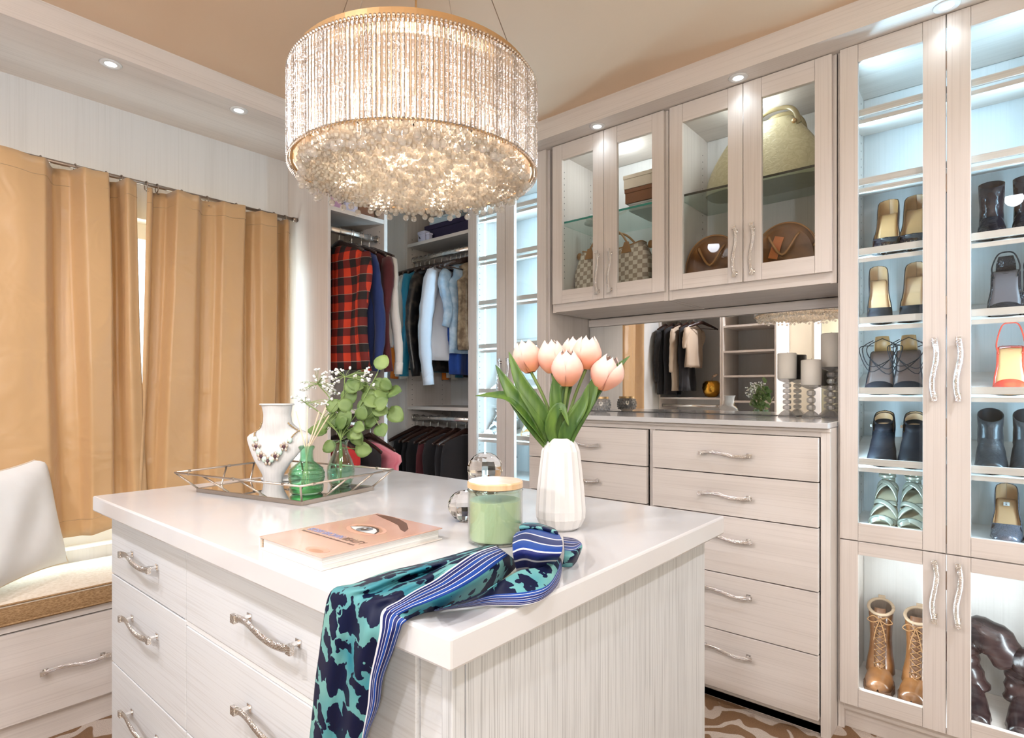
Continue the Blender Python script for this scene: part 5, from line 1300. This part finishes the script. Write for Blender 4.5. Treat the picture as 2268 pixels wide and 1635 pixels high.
# ================================================================ THE ALCOVE SHELF
def ribbed_crystal(profile, n=10): return MB().lathe(profile, n)
def candleholder(x, y, zc, zt, label, clabel):
    zb = 1.1092
    t = thing('crystal_candleholder', label, 'candleholder', (x, y, zb))
    H = zc - zb; n = max(2, round((H - .045) / .026)); st = (H - .045) / n
    obj('base', MB().lathe([(0, 0), (.036, 0), (.038, .004), (.020, .022), (.012, .028), (0, .028)], 12), crystal_ornament_m, t)
    for k in range(n):
        m = MB().lathe([(.004, 0), (.016, st * .22), (.0175, st * .5), (.016, st * .78), (.004, st)], 10)
        obj('crystal_segment', m, crystal_ornament_m, t, loc=(0, 0, .028 + k * st))
    obj('dish', MB().lathe([(0, H - .017), (.010, H - .017), (.034, H - .006), (.038, H - .0005), (0, H - .0005)], 12), crystal_ornament_m, t)
    c = thing('pillar_candle', clabel, 'candle', (x, y, zc), group='pillar candles in the alcove')
    obj('wax', MB().lathe([(0, 0), (.036, 0), (.038, .002), (.038, zt - zc - .003), (.035, zt - zc), (.030, zt - zc - .002), (0, zt - zc - .003)], 36), mat('ivory_wax', (.95, .89, .79), .5) if 'ivory_wax' not in bpy.data.materials else bpy.data.materials['ivory_wax'], c, smooth=True)
    obj('wick', MB().tube([(0, 0, zt - zc - .004), (.001, 0, zt - zc + .005)], .0008, 5), black_m, c)
crystal_ornament_m = crystal_mat('cut_crystal', (.99, .99, .99), .42, .0, .5, .3, (.95, .94, .92))
candleholder(-.713, 2.665, 1.272, 1.382, 'crystal candleholder on the left of the alcove group', 'ivory pillar candle on the left crystal holder')
candleholder(-.603, 2.600, 1.243, 1.347, 'short crystal candleholder at the front of the alcove group', 'ivory pillar candle on the short front crystal holder')
candleholder(-.548, 2.690, 1.318, 1.458, 'tall crystal candleholder at the back right of the alcove group', 'tallest ivory pillar candle at the back right of the alcove')
t = thing('crystal_votive', 'small cut crystal bowl with a gold rim, at the left of the alcove', 'votive', (-1.609, 2.61, 1.1092))
m = MB().lathe([(0, .001), (.030, 0), (.044, .014), (.050, .034), (.047, .056), (.041, .070), (.036, .070), (.041, .055), (.044, .034), (.038, .016), (0, .008)], 16)
obj('bowl', m, crystal_ornament_m, t)
st = MB()
for k in range(16):
    for j in range(5):
        a = 2 * PI * (k + .5 * (j % 2)) / 16; z = .014 + j * .0115; r = (.0455, .0495, .0508, .0495, .0465)[j]; st.ball((r * math.cos(a), r * math.sin(a), z), .0058, 6, 4)
obj('facet', st, crystal_ornament_m, t, kind='stuff')
obj('gold_rim', MB().lathe([(.036, .070), (.0425, .070), (.0425, .080), (.036, .080), (.036, .070)], 36), gold_band, t)
t = thing('gold_apple', 'large hammered gold apple on the rear wardrobe shelf, seen in the mirror', 'ornament', (-2.405, -.66, 1.1505))
prof = [(.0, .012), (.035, .0), (.062, .012), (.085, .05), (.098, .10), (.092, .145), (.068, .175), (.035, .180), (.012, .165), (0, .155)]
obj('body', MB().lathe(prof, 32, rib=lambda j, z: 1 + .012 * math.sin(j * 2 * PI / 32 * 5)), mat('hammered_gold', (.75, .40, .06), .2, 1, bump=(40, .8, 'v')), t, smooth=True)
obj('stalk', MB().tube([(0, 0, .155), (.004, 0, .20), (.012, 0, .235)], .004, 6), bronze, t)
obj('leaf', disc_leaf((.012, 0, .22), (0, 1, .3), (1, 0, .5), .016, .07), bronze, t, smooth=True, solid=.001)

# ================================================================ SHOES
blk = mat('black_suede', (.012, .010, .012), .6); pat = mat('black_patent', (.012, .012, .016), .15, coat=.6); nude = mat('nude_insole', (.38, .21, .10), .5); tan_in = mat('tan_insole', (.25, .12, .04), .45)
croc = mat('black_croc', (.012, .014, .03), .2, bump=(160, .9, 'v')); quilt = mat('quilted_leather', (.014, .012, .012), .2, bump=(70, 1, 'v')); glit = noisecol('black_glitter', (.01, .01, .015), (.14, .13, .15), sc=420, rough=.25, lo=.15, hi=.5, metal=.4, vor=True)
for m_ in (blk, croc, quilt, pat): m_.node_tree.nodes['Principled BSDF'].inputs['Specular IOR Level'].default_value = .18; m_.node_tree.nodes['Principled BSDF'].inputs['Base Color'].default_value = (.004, .003, .005, 1)
silv = mat('silver_leather', (.46, .44, .35), .3, .6); redp = mat('red_patent', (.62, .045, .02), .2, coat=.5); dkgrey = mat('dark_metallic', (.018, .017, .019), .35, .2, bump=(90, .6, 'n')); brn = noisecol('brown_boot_leather', (.11, .042, .014), (.25, .105, .035), sc=9, rough=.3, coat=.3)
lacem = mat('tan_lace', (.30, .15, .06), .8); greyl = mat('pale_grey_leather', (.55, .55, .54), .4); corkm = noisecol('cork', (.45, .22, .07), (.60, .32, .12), sc=40, rough=.7); stud = mat('silver_stud', (.8, .78, .72), .15, 1)
def foot(u, L, hh, W=1.0, pl=.004, pointy=True):
    K = [(0, .003), (.02, .011 if pointy else .018), (.07, .023 if pointy else .031), (.16, .033), (.30, .038), (.45, .035), (.62, .029), (.80, .029), (.92, .026), (.975, .016), (1, .0003)]
    for a, b_ in zip(K, K[1:]):
        if u <= b_[0]: q = (u - a[0]) / (b_[0] - a[0]); w = lerp(a[1], b_[1], q * q * (3 - 2 * q)); break
    q = min(1, max(0, (u - .28) / .58)); q = q * q * (3 - 2 * q)
    return u * L * .985, pl + hh * q, w * W
def section(u, L, hh, W, vamp, top, wall, M=8, inset=0, pl=.004, pointy=True):
    y, zs, w = foot(u, L, hh, W, pl, pointy); w = max(.0003, w - inset); r = []; top *= min(1, .25 + u / .06)
    for j in range(-M, M + 1):
        t_ = j / M; s_ = 1 if t_ >= 0 else -1; a = abs(t_)
        if a <= .5: x = w * math.sin(a * PI) * s_; z = zs + inset + .004 * (1 - math.cos(a * PI))
        else:
            q = (a - .5) * 2
            if u <= vamp: x = w * math.cos(q * PI / 2) * s_; z = zs + inset + .004 + top * math.sin(q * PI / 2)
            else: x = w * (1 + .06 * q - .12 * q * q) * s_; z = zs + inset + .004 + wall * q
        r.append((x, y, z))
    return r
def shoe(name, label, x, y, z, yaw, up, lin, L=.225, hh=.13, W=1.2, vamp=.38, heel='thin', tilt=.245, walls=(.022, .058), tops=(.020, .048), toe=None, ins=None, heelm=None, group=None, pointy=True, extra=None, pl=.004, topo=False):
    t = thing(name, label, 'shoe', (x, y, z), group=group, rot=(tilt, 0, yaw))
    us = [0, .008, .02, .04, .06] + [.08 + .86 * i / 24 for i in range(25)] + [.96, .975, .99, 1]
    wl = lambda u: lerp(walls[0], walls[1], max(0, (u - .5) / .5) ** 1.2) if u > .5 else lerp(tops[1] * .8, walls[0], min(1, max(0, (u - vamp) / .22)))
    tp = lambda u: lerp(tops[0], tops[1], min(1, u / max(.01, vamp)))
    if up:
        rows = [section(max(u, .0), L, hh, W, vamp, tp(u), wl(u), pl=pl, pointy=pointy) for u in us]
        obj('upper', MB().grid(rows).weld(), up, t, smooth=True, solid=.0014)
        rows = [[(p[0], p[1] - .0045 * max(0, (u - .8) / .2), p[2]) for p in section(u, L, hh, W, -1, 0, wl(u) - .003, inset=.0022, pl=pl, pointy=pointy)] for u in us if u > vamp - .04]
        obj('lining', MB().grid(rows).weld(), lin, t, smooth=True)
        us2 = [.06 + .84 * i / 12 for i in range(13)]
    us2 = [.03 + .94 * i / 16 for i in range(17)]
    m = MB(); rows = []
    for u in us2:
        yy, zs, w = foot(u, L, hh, W, pl, pointy); e = .80 if up else 1.0; rows.append([(w * e * k / 3, yy, zs + (.0062 if up else .0035) + .002 * abs(k / 3) ** 2) for k in range(-3, 4)])
    m.grid(rows); obj('insole', m, ins or lin, t, smooth=True, solid=.003)
    hm = heelm or up or ins
    yy, zs, w = foot(.86, L, hh, W, pl, pointy)
    if heel == 'thin': obj('heel', MB().tube([(0, yy + .004, zs + .002), (0, yy + .006, zs * .72), (0, yy + .002, zs * .3), (0, yy, .0)], [.021, .013, .007, .0055], 10), hm, t, smooth=True)
    elif heel == 'block': obj('heel', MB().tube([(0, yy - .002, zs + .002), (0, yy, zs * .5), (0, yy, 0)], [.024, .021, .022], 12), hm, t, smooth=True)
    elif heel == 'low': obj('heel', MB().box(-.024, .024, yy - .03, yy + .020, 0, zs + .002), hm, t, bevel=.004)
    elif heel == 'wedge':
        rr = []
        for u in [.04 + .92 * i / 14 for i in range(15)]:
            y2, z2, w2 = foot(u, L, hh, W, pl, pointy); rr.append([(-w2, y2, z2 + .002), (w2, y2, z2 + .002), (w2 * .95, y2, 0), (-w2 * .95, y2, 0)])
        mm = MB().grid(rr, True); mm.add(rr[0], [(0, 1, 2, 3)]); mm.add(rr[-1], [(3, 2, 1, 0)]); obj('wedge_sole', mm, heelm, t)
    if toe:
        tm = MB()
        for i in range(9):
            u = .01 + .018 * i; s_ = section(u, L, hh, W, vamp, tp(u), 0, M=10, pl=pl, pointy=pointy)
            for j, p in enumerate(s_):
                if p[2] > foot(u, L, hh)[1] + .006 and (i + j) % 2 == 0: tm.ball((p[0] * 1.03, p[1] - .001, p[2] + .001), .0024, 6, 4)
        obj('toe_stud', tm, toe, t, kind='stuff')
    if extra: extra(t, L, hh, W)
    return t
def arc_strap(t, u0, u1, L, hh, W, h, m, wd=.007, side0=-1, name='strap'):
    y0, z0, w0 = foot(u0, L, hh, W); y1, z1, w1 = foot(u1, L, hh, W); pts = []
    for k in range(13):
        q = k / 12; a = PI * q
        pts.append((side0 * lerp(w0, -w1, q) * 1.0 if 0 else side0 * (lerp(w0, w1, q)) * math.cos(a), lerp(y0, y1, q), lerp(z0, z1, q) + .004 + h * math.sin(a)))
    obj(name, MB().tube(pts, wd, 6, True, .18, up=(0, .7, .7)), m, t, smooth=True)
def vamp_band(t, L, hh, W, u0, u1, top, m):
    rows = []
    for i in range(9):
        u = lerp(u0, u1, i / 8); y, z, w = foot(u, L, hh, W, .004, False)
        rows.append([((w + .002) * math.cos(a), y, z + .003 + top * (.8 + .3 * i / 8) * math.sin(a)) for a in [PI * k / 14 for k in range(15)]])
    obj('vamp', MB().grid(rows), m, t, smooth=True, solid=.0016)
def edge_trim(t, L, hh, W, m, r=.0032):
    for s_ in (-1, 1):
        pts = []
        for i in range(17): y, z, w = foot(.10 + .86 * i / 16, L, hh, W, .004, False); pts.append((s_ * w, y, z + .004))
        obj('edge_trim', MB().tube(pts, r, 6), m, t, smooth=True)
def ankle_ring(t, L, hh, W, dz, r, m, wd=.006):
    y, z, w = foot(.86, L, hh, W)
    pts = [(r * .8 * math.cos(a), y - .012 + r * math.sin(a), z + dz) for a in [2 * PI * k / 20 for k in range(21)]]
    obj('ankle_strap', MB().tube(pts, wd, 6, False, .2, up=(0, 0, 1)), m, t, smooth=True)
def shaft(t, L, hh, W, H, m, inner, r0=.036, r1=.040, lean=.0, buckle=None, open_front=False):
    y, z, w = foot(.74, L, hh, W)
    rows = []; N = 28
    def ring(h, r, dy, k=1.0): return [(r * math.cos(a) * .85, y + dy + r * math.sin(a) * 1.12, z + h + (.012 * math.sin(a) if h > H * .9 else 0)) for a in [2 * PI * j / N for j in range(N)]]
    for h, r, dy in ((-.004, r0 * 1.06, -.012), (.02, r0 * 1.02, -.010), (.045, r0 * .98, -.004), (H * .6, lerp(r0, r1, .5), 0), (H, r1, lean)): rows.append(ring(h, r, dy))
    obj('shaft', MB().grid(rows, True), m, t, smooth=True, solid=.002)
    rows = [ring(H - .001, r1 * .93, lean), ring(H * .6, lerp(r0, r1, .5) * .9, 0), ring(.03, r0 * .8, -.005)]
    mm = MB().grid(rows, True); mm.add(rows[-1], [tuple(range(N))]); obj('shaft_lining', mm, inner, t, smooth=True)
def shelf_pos(zt): return 2.405, zt - .0328
def place(zt, xs, yaws, names, mk):
    y, z = shelf_pos(zt)
    for x, a, nm in zip(xs, yaws, names): mk(x, y, z, a, nm)
LR = ('left', 'right')
def pair(desc, where): return ['left one of the ' + desc + ', ' + where, 'right one of the ' + desc + ', ' + where]
# right cabinet, left door
place(1.727, (-.325, -.248), (0.02, -.02), pair('black pumps with studded toes', 'top occupied shelf of the right cabinet'), lambda x, y, z, a, n: shoe('studded_pump', n, x, y, z, a, pat, tan_in, toe=stud, group='black pumps with studded toes'))
place(1.482, (-.332, -.252), (.20, -.04), pair('plain black pumps with nude insoles', 'under the studded pumps'), lambda x, y, z, a, n: shoe('black_pump', n, x, y, z, a, blk, nude, W=1.08, group='plain black pumps with nude insoles', pointy=False, tops=(.022, .040)))
def laces(t, L, hh, W):
    vamp_band(t, L, hh, W, .10, .34, .026, blk); edge_trim(t, L, hh, W, blk)
    y, z, w = foot(.9, L, hh, W)
    obj('heel_counter', MB().grid([[(.026 * math.cos(a) * k, y + .016 * math.sin(a) * 1 - .003, z + h) for a in [PI * j / 8 for j in range(9)]] for h, k in ((0, 1), (.03, .95), (.062, .8))]), tan_in, t, smooth=True, solid=.002)
    rnd = random.Random(int(abs(t.location.x) * 1000)); m = MB()
    for k in range(4):
        s_ = 1 if k % 2 else -1
        pts = spline([(s_ * .028, y - .01, z + .05 - .01 * k), (s_ * (.05 + rnd.uniform(0, .02)), y - .06, z + .03), (s_ * .03, y - .10, z - .03 - .01 * k), (-s_ * .03, y - .07, z - .01), (-s_ * .045, y - .03, z + .03), (0, y, z + .055)], 5)
        m.tube(pts, .0016, 5)
    obj('ankle_lace', m, blk, t, smooth=True, kind='stuff')
place(1.232, (-.345, -.255), (0.03, .08), pair('black lace-up heeled sandals', 'middle shelf of the right cabinet'), lambda x, y, z, a, n: shoe('lace_up_sandal', n, x, y, z, a, None, tan_in, ins=mat('dark_insole', (.05, .022, .015), .5), heelm=blk, group='black lace-up sandals', extra=laces, hh=.115, pointy=False))
def bootie(t, L, hh, W):
    shaft(t, L, hh, W, .055, blk, nude, .032, .036, .004)
    y, z, w = foot(.74, L, hh, W); obj('buckle_strap', MB().box(-.040, -.033, y - .03, y + .01, z + .030, z + .040), stud, t)
place(.980, (-.338, -.245), (.03, .02), pair('black cut-out ankle booties', 'below the lace-up sandals'), lambda x, y, z, a, n: shoe('ankle_bootie', n, x, y, z, a, blk, nude, hh=.085, vamp=.60, tops=(.026, .062), heel='block', group='black cut-out booties', extra=bootie, pointy=False))
def strappy(m):
    def f(t, L, hh, W):
        arc_strap(t, .10, .24, L, hh, W, .020, m, .012); arc_strap(t, .24, .10, L, hh, W, .024, m, .012)
        arc_strap(t, .38, .58, L, hh, W, .030, m, .011); arc_strap(t, .58, .38, L, hh, W, .034, m, .011)
        arc_strap(t, .62, .84, L, hh, W, .045, m, .010); arc_strap(t, .84, .62, L, hh, W, .048, m, .010)
        y, z, w = foot(.92, L, hh, W)
        obj('heel_counter', MB().grid([[(.024 * math.cos(a) * k, y + .014 * math.sin(a) - .003, z + h) for a in [PI * j / 8 for j in range(9)]] for h, k in ((0, 1), (.03, .95), (.055, .9))]), m, t, smooth=True, solid=.002)
        ankle_ring(t, L, hh, W, .058, .034, m)
    return f
for x, a, n in zip((-.338, -.248), (.0, .05), pair('silver strappy heeled sandals', 'lowest behind the right upper door')):
    shoe('strappy_sandal', n, x, 2.425, .7285, a, None, mat('pale_insole', (.34, .28, .18), .4) if 'pale_insole' not in bpy.data.materials else bpy.data.materials['pale_insole'], hh=.10, tilt=.06, heelm=silv, group='silver strappy sandals', extra=strappy(silv), pointy=False)
# right cabinet, right door
def qboot(t, L, hh, W): shaft(t, L, hh, W, .125, quilt, blk, .036, .040, .004)
place(1.727, (-.030, .055), (.03, .0), pair('quilted black ankle boots', 'top of the rightmost door'), lambda x, y, z, a, n: shoe('quilted_boot', n, x, y, z, a, quilt, blk, hh=.06, vamp=.62, tops=(.024, .058), heel='block', W=1.1, L=.215, group='quilted ankle boots', extra=qboot, pointy=True))
def sling(m, h=.05, counter=True):
    def f(t, L, hh, W):
        vamp_band(t, L, hh, W, .08, .36, .026, m); edge_trim(t, L, hh, W, m, .004)
        if not counter:
            y, z, w = foot(.93, L, hh, W); obj('heel_cap', MB().grid([[(w * q, y + dy - .012 * abs(q), z + .0075) for q in (-1, -.5, 0, .5, 1)] for dy in (-.022, .006)]), m, t, solid=.002)
        y, z, w = foot(.93, L, hh, W)
        if counter: obj('heel_counter', MB().grid([[(.026 * math.cos(a) * k, y + .014 * math.sin(a) - .003, z + hh_) for a in [PI * j / 8 for j in range(9)]] for hh_, k in ((0, 1), (.03, .95), (.055, .7))]), m, t, smooth=True, solid=.002)
        obj('slingback', MB().tube(spline([(-.030, y - .05, z - .01), (-.036, y - .02, z + .02), (-.022, y + .008, z + h), (0, y + .014, z + h + .008), (.022, y + .008, z + h), (.036, y - .02, z + .02), (.030, y - .05, z - .01)], 5), .0024, 6), m, t, smooth=True)
    return f
place(1.482, (.000, .085), (-.02, .0), pair('black crocodile slingback heels', 'second shelf of the rightmost door'), lambda x, y, z, a, n: shoe('croc_slingback', n, x, y, z, a, None, mat('grey_insole', (.06, .04, .04), .3) if 'grey_insole' not in bpy.data.materials else bpy.data.materials['grey_insole'], hh=.12, heelm=croc, group='crocodile slingbacks', extra=sling(croc, .06), pointy=False))
place(1.232, (.012, .098), (-.02, .0), pair('red peep-toe slingback heels', 'middle shelf of the rightmost door'), lambda x, y, z, a, n: shoe('red_slingback', n, x, y, z, a, None, mat('pale_tan_insole', (.50, .27, .11), .35) if 'pale_tan_insole' not in bpy.data.materials else bpy.data.materials['pale_tan_insole'], hh=.115, heelm=redp, group='red slingbacks', extra=sling(redp, .075, False), pointy=False, W=1.1))
def dboot(t, L, hh, W): shaft(t, L, hh, W, .085, dkgrey, blk, .038, .040, .006)
place(.980, (-.030, .055), (.05, .0), pair('dark metallic ankle boots', 'fourth shelf of the rightmost door'), lambda x, y, z, a, n: shoe('ankle_boot', n, x, y, z, a, dkgrey, blk, hh=.075, vamp=.62, tops=(.028, .066), heel='block', W=1.15, group='dark metallic ankle boots', extra=dboot, pointy=False))
for x, a, n in zip((.005, .088), (.0, .0), pair('black glitter pumps', 'lowest behind the rightmost upper door')):
    s = shoe('glitter_pump', n, x, 2.425, .7285, a, glit, nude, hh=.095, tilt=.06, W=1.1, group='black glitter pumps', pointy=False, tops=(.020, .036))
    il = obj('insole_label', MB().box(-.008, .008, -.018, .018, 0, .0006), white_m, s, loc=(0, .165, .100), rot=(.22, 0, 0))
    tm = text_mesh('JIMMY CHOO', .0062); tm.materials.append(bpy.data.materials['print_dark']); obj('lettering', tm, None, il, loc=(.002, -.0165, .0009), rot=(0, 0, PI / 2))
# bottom compartments
def combat(x, yaw, label, y=2.50):
    t = thing('lace_up_boot', label, 'boot', (x, y, .1102), yaw, 'brown lace-up boots')
    L = .255; us = [0, .008, .02, .04, .06] + [.08 + .86 * i / 22 for i in range(23)] + [.97, .985, 1]
    rows = [section(u, L, .02, 1.25, 1.1, lerp(.030, .055, min(1, u / .5)) * (1 if u < .85 else .9), 0, pl=.018, pointy=False, M=8) for u in us]
    obj('foot', MB().grid(rows).weld(), brn, t, smooth=True)
    so = []
    for u in us: yy, zs, w = foot(u, L, .0, 1.32, 0, False); so.append([(-w, yy - .003, 0), (w, yy - .003, 0), (w, yy - .003, .022), (-w, yy - .003, .022)])
    mm = MB().grid(so, True); mm.add(so[0], [(0, 1, 2, 3)]); mm.add(so[-1], [(3, 2, 1, 0)])
    obj('sole', mm, mat('boot_sole', (.10, .045, .02), .6) if 'boot_sole' not in bpy.data.materials else bpy.data.materials['boot_sole'], t)
    rows = []; N = 28; yc = .175
    K = [(.045, .054, -.030), (.075, .050, -.018), (.11, .043, -.004), (.16, .040, .004), (.22, .043, .004), (.275, .047, .004)]
    for h, r, dy in K: rows.append([(r * .86 * math.cos(a), yc + dy + r * 1.15 * math.sin(a), h + (.014 * math.sin(a) if h > .26 else 0)) for a in [2 * PI * j / N for j in range(N)]])
    obj('shaft', MB().grid(rows, True), brn, t, smooth=True, solid=.003)
    rr = [[(r * .80 * math.cos(a), yc + .004 + r * 1.08 * math.sin(a), h + (.014 * math.sin(a) if h > .26 else 0)) for a in [2 * PI * j / N for j in range(N)]] for r, h in ((.046, .274), (.040, .20))]
    mm = MB().grid(rr, True); mm.add(rr[-1], [tuple(range(N))]); obj('shaft_lining', mm, mat('boot_lining', (.16, .11, .08), .9) if 'boot_lining' not in bpy.data.materials else bpy.data.materials['boot_lining'], t)
    obj('collar', MB().tube([(.047 * .86 * math.cos(a), yc + .004 + .047 * 1.15 * math.sin(a), .275 + .014 * math.sin(a)) for a in [2 * PI * j / N for j in range(N + 1)]], .006, 8), mat('boot_collar', (.42, .30, .20), .7) if 'boot_collar' not in bpy.data.materials else bpy.data.materials['boot_collar'], t, smooth=True)
    obj('pull_tab', MB().box(-.012, .012, yc + .056, yc + .060, .27, .305), bpy.data.materials['boot_collar'], t, bevel=.001)
    def fr(h):
        for a, b_ in zip(K, K[1:]):
            if h <= b_[0]: q = (h - a[0]) / (b_[0] - a[0]); r = lerp(a[1], b_[1], max(0, q)); dy = lerp(a[2], b_[2], max(0, q)); return yc + dy - r * 1.15 * .97
        return yc - .047
    hs = [.062 + .021 * k for k in range(10)]; m = MB(); e = MB()
    for k, h in enumerate(hs):
        w = .017; yf = fr(h) - .003; y2 = fr(min(.27, h + .021)) - .004
        if k < 9: m.tube([(-w, yf, h), (0, yf - .003, h + .008), (w, y2, h + .021)], .0018, 5); m.tube([(w, yf, h), (0, yf - .005, h + .010), (-w, y2, h + .021)], .0018, 5)
        for s_ in (-1, 1): e.ball((s_ * w, yf + .001, h), .0032, 6, 4)
    yf = fr(.25) - .004
    for s_ in (-1, 1):
        m.tube(spline([(0, yf - .004, .245), (s_ * .022, yf - .014, .258), (s_ * .040, yf - .010, .240), (s_ * .022, yf - .010, .232), (0, yf - .005, .243)], 5), .0018, 5)
        m.tube(spline([(0, yf - .005, .243), (s_ * .012, yf - .016, .21), (s_ * .020, yf - .014, .165)], 5), .0018, 5)
    obj('boot_lace', m, lacem, t, smooth=True); obj('eyelet', e, bronze, t, kind='stuff')
    obj('tongue', MB().grid([[(x_, fr(h) + .001 - .004 * (1 - abs(x_) / .018), h) for x_ in (-.018, -.009, 0, .009, .018)] for h in (.06, .10, .15, .20, .25, .285)]), mat('boot_tongue', (.12, .05, .02), .5) if 'boot_tongue' not in bpy.data.materials else bpy.data.materials['boot_tongue'], t, smooth=True, solid=.002)
combat(-.350, .08, 'left one of the brown lace-up leather boots, bottom right cabinet', 2.455)
combat(-.248, -.02, 'right one of the brown lace-up leather boots, bottom right cabinet', 2.44)
tallm = noisecol('dark_boot_leather', (.006, .004, .006), (.045, .022, .020), sc=7, rough=.25, bump=.6, dist=1)
def tall_boot(x, yaw, label, pts, rs):
    t = thing('tall_boot', label, 'boot', (x, 2.44, .1102), yaw, 'folded tall boots')
    L = .24; us = [0, .008, .02, .04, .06] + [.08 + .86 * i / 22 for i in range(23)] + [.97, .985, 1]
    rows = [section(u, L, .05, 1.15, 1.1, lerp(.024, .060, min(1, u / .55)), 0, pl=.008, pointy=False, M=8) for u in us]
    obj('foot', MB().grid(rows).weld(), tallm, t, smooth=True)
    yy, zs, w = foot(.86, L, .05, 1.1, .008, False); obj('heel', MB().tube([(0, yy, zs + .004), (0, yy, 0)], [.026, .024], 12), blk, t, smooth=True)
    sp = spline(pts, 5); rr = []
    for i in range(len(sp)): q = i / (len(sp) - 1) * (len(rs) - 1); a = int(min(len(rs) - 2, q)); rr.append(lerp(rs[a], rs[a + 1], q - a) * (1 + .07 * math.sin(i * 1.9)))
    obj('slouched_shaft', MB().tube(sp, rr, 20, True, 1.15, up=(0, 1, 0)), tallm, t, smooth=True)
    obj('shaft_seam', MB().tube([Vector(p) + Vector((0, -r * .63, 0)) for p, r in zip(sp, rr)], .0012, 4), blk, t)
tall_boot(-.068, .1, 'left one of the dark tall leather boots folded over in the bottom compartment', [(0, .17, .06), (-.022, .17, .13), (-.034, .165, .20), (-.006, .155, .258), (.05, .145, .258), (.105, .14, .19)], [.046, .042, .046, .050, .052, .044])
tall_boot(.040, -.05, 'right one of the dark tall leather boots folded over in the bottom compartment', [(0, .17, .06), (.0, .17, .12), (.004, .16, .17), (.02, .13, .205), (.045, .12, .20), (.068, .11, .14)], [.046, .042, .046, .050, .050, .042])
# left glazed cabinet
t0 = shelf_pos(1.232)
shoe('grey_pump', 'pale grey high heel behind the handles of the LED-lit cabinet', -2.215, 2.425, t0[1] + .004, -1.35 + PI / 2 * 0 + 1.0, greyl, greyl, hh=.10, heelm=greyl)
y9, z9 = shelf_pos(.980)
shoe('grey_sandal', 'pale grey strappy sandal left on the lower shelf of the LED-lit cabinet', -2.245, y9 + .01, z9 + .002, .1, None, greyl, hh=.06, heelm=greyl, extra=strappy(greyl), pointy=False, heel='block')
shoe('grey_sandal', 'second pale grey strappy sandal beside its pair in the LED-lit cabinet', -2.160, y9 + .01, z9 + .002, .05, None, greyl, hh=.06, heelm=greyl, extra=strappy(greyl), pointy=False, heel='block')
shoe('wedge_sandal', 'cork wedge sandal with grey straps in the LED-lit cabinet', -1.945, y9 + .01, z9 + .002, .5, None, corkm, hh=.065, heelm=corkm, heel='wedge', extra=strappy(greyl), pointy=False, pl=.018)
shoe('wedge_sandal', 'second cork wedge sandal, nearer the chest of drawers', -1.862, y9 + .01, z9 + .002, .45, None, corkm, hh=.065, heelm=corkm, heel='wedge', extra=strappy(greyl), pointy=False, pl=.018)
shoe('blue_sandal', 'grey-blue heeled sandal on the bottom board of the LED-lit cabinet', -2.20, 2.43, .7285, .1, None, greyl, hh=.08, tilt=.05, heelm=dkgrey, extra=strappy(dkgrey), pointy=False)
shoe('tan_pump', 'tan-soled black pump on the bottom board of the LED-lit cabinet', -1.905, 2.43, .7285, .1, blk, nude, hh=.10, tilt=.05)
shoe('tan_pump', 'second tan-soled black pump, right of its pair in the LED-lit cabinet', -1.835, 2.43, .7285, .0, blk, nude, hh=.10, tilt=.05)
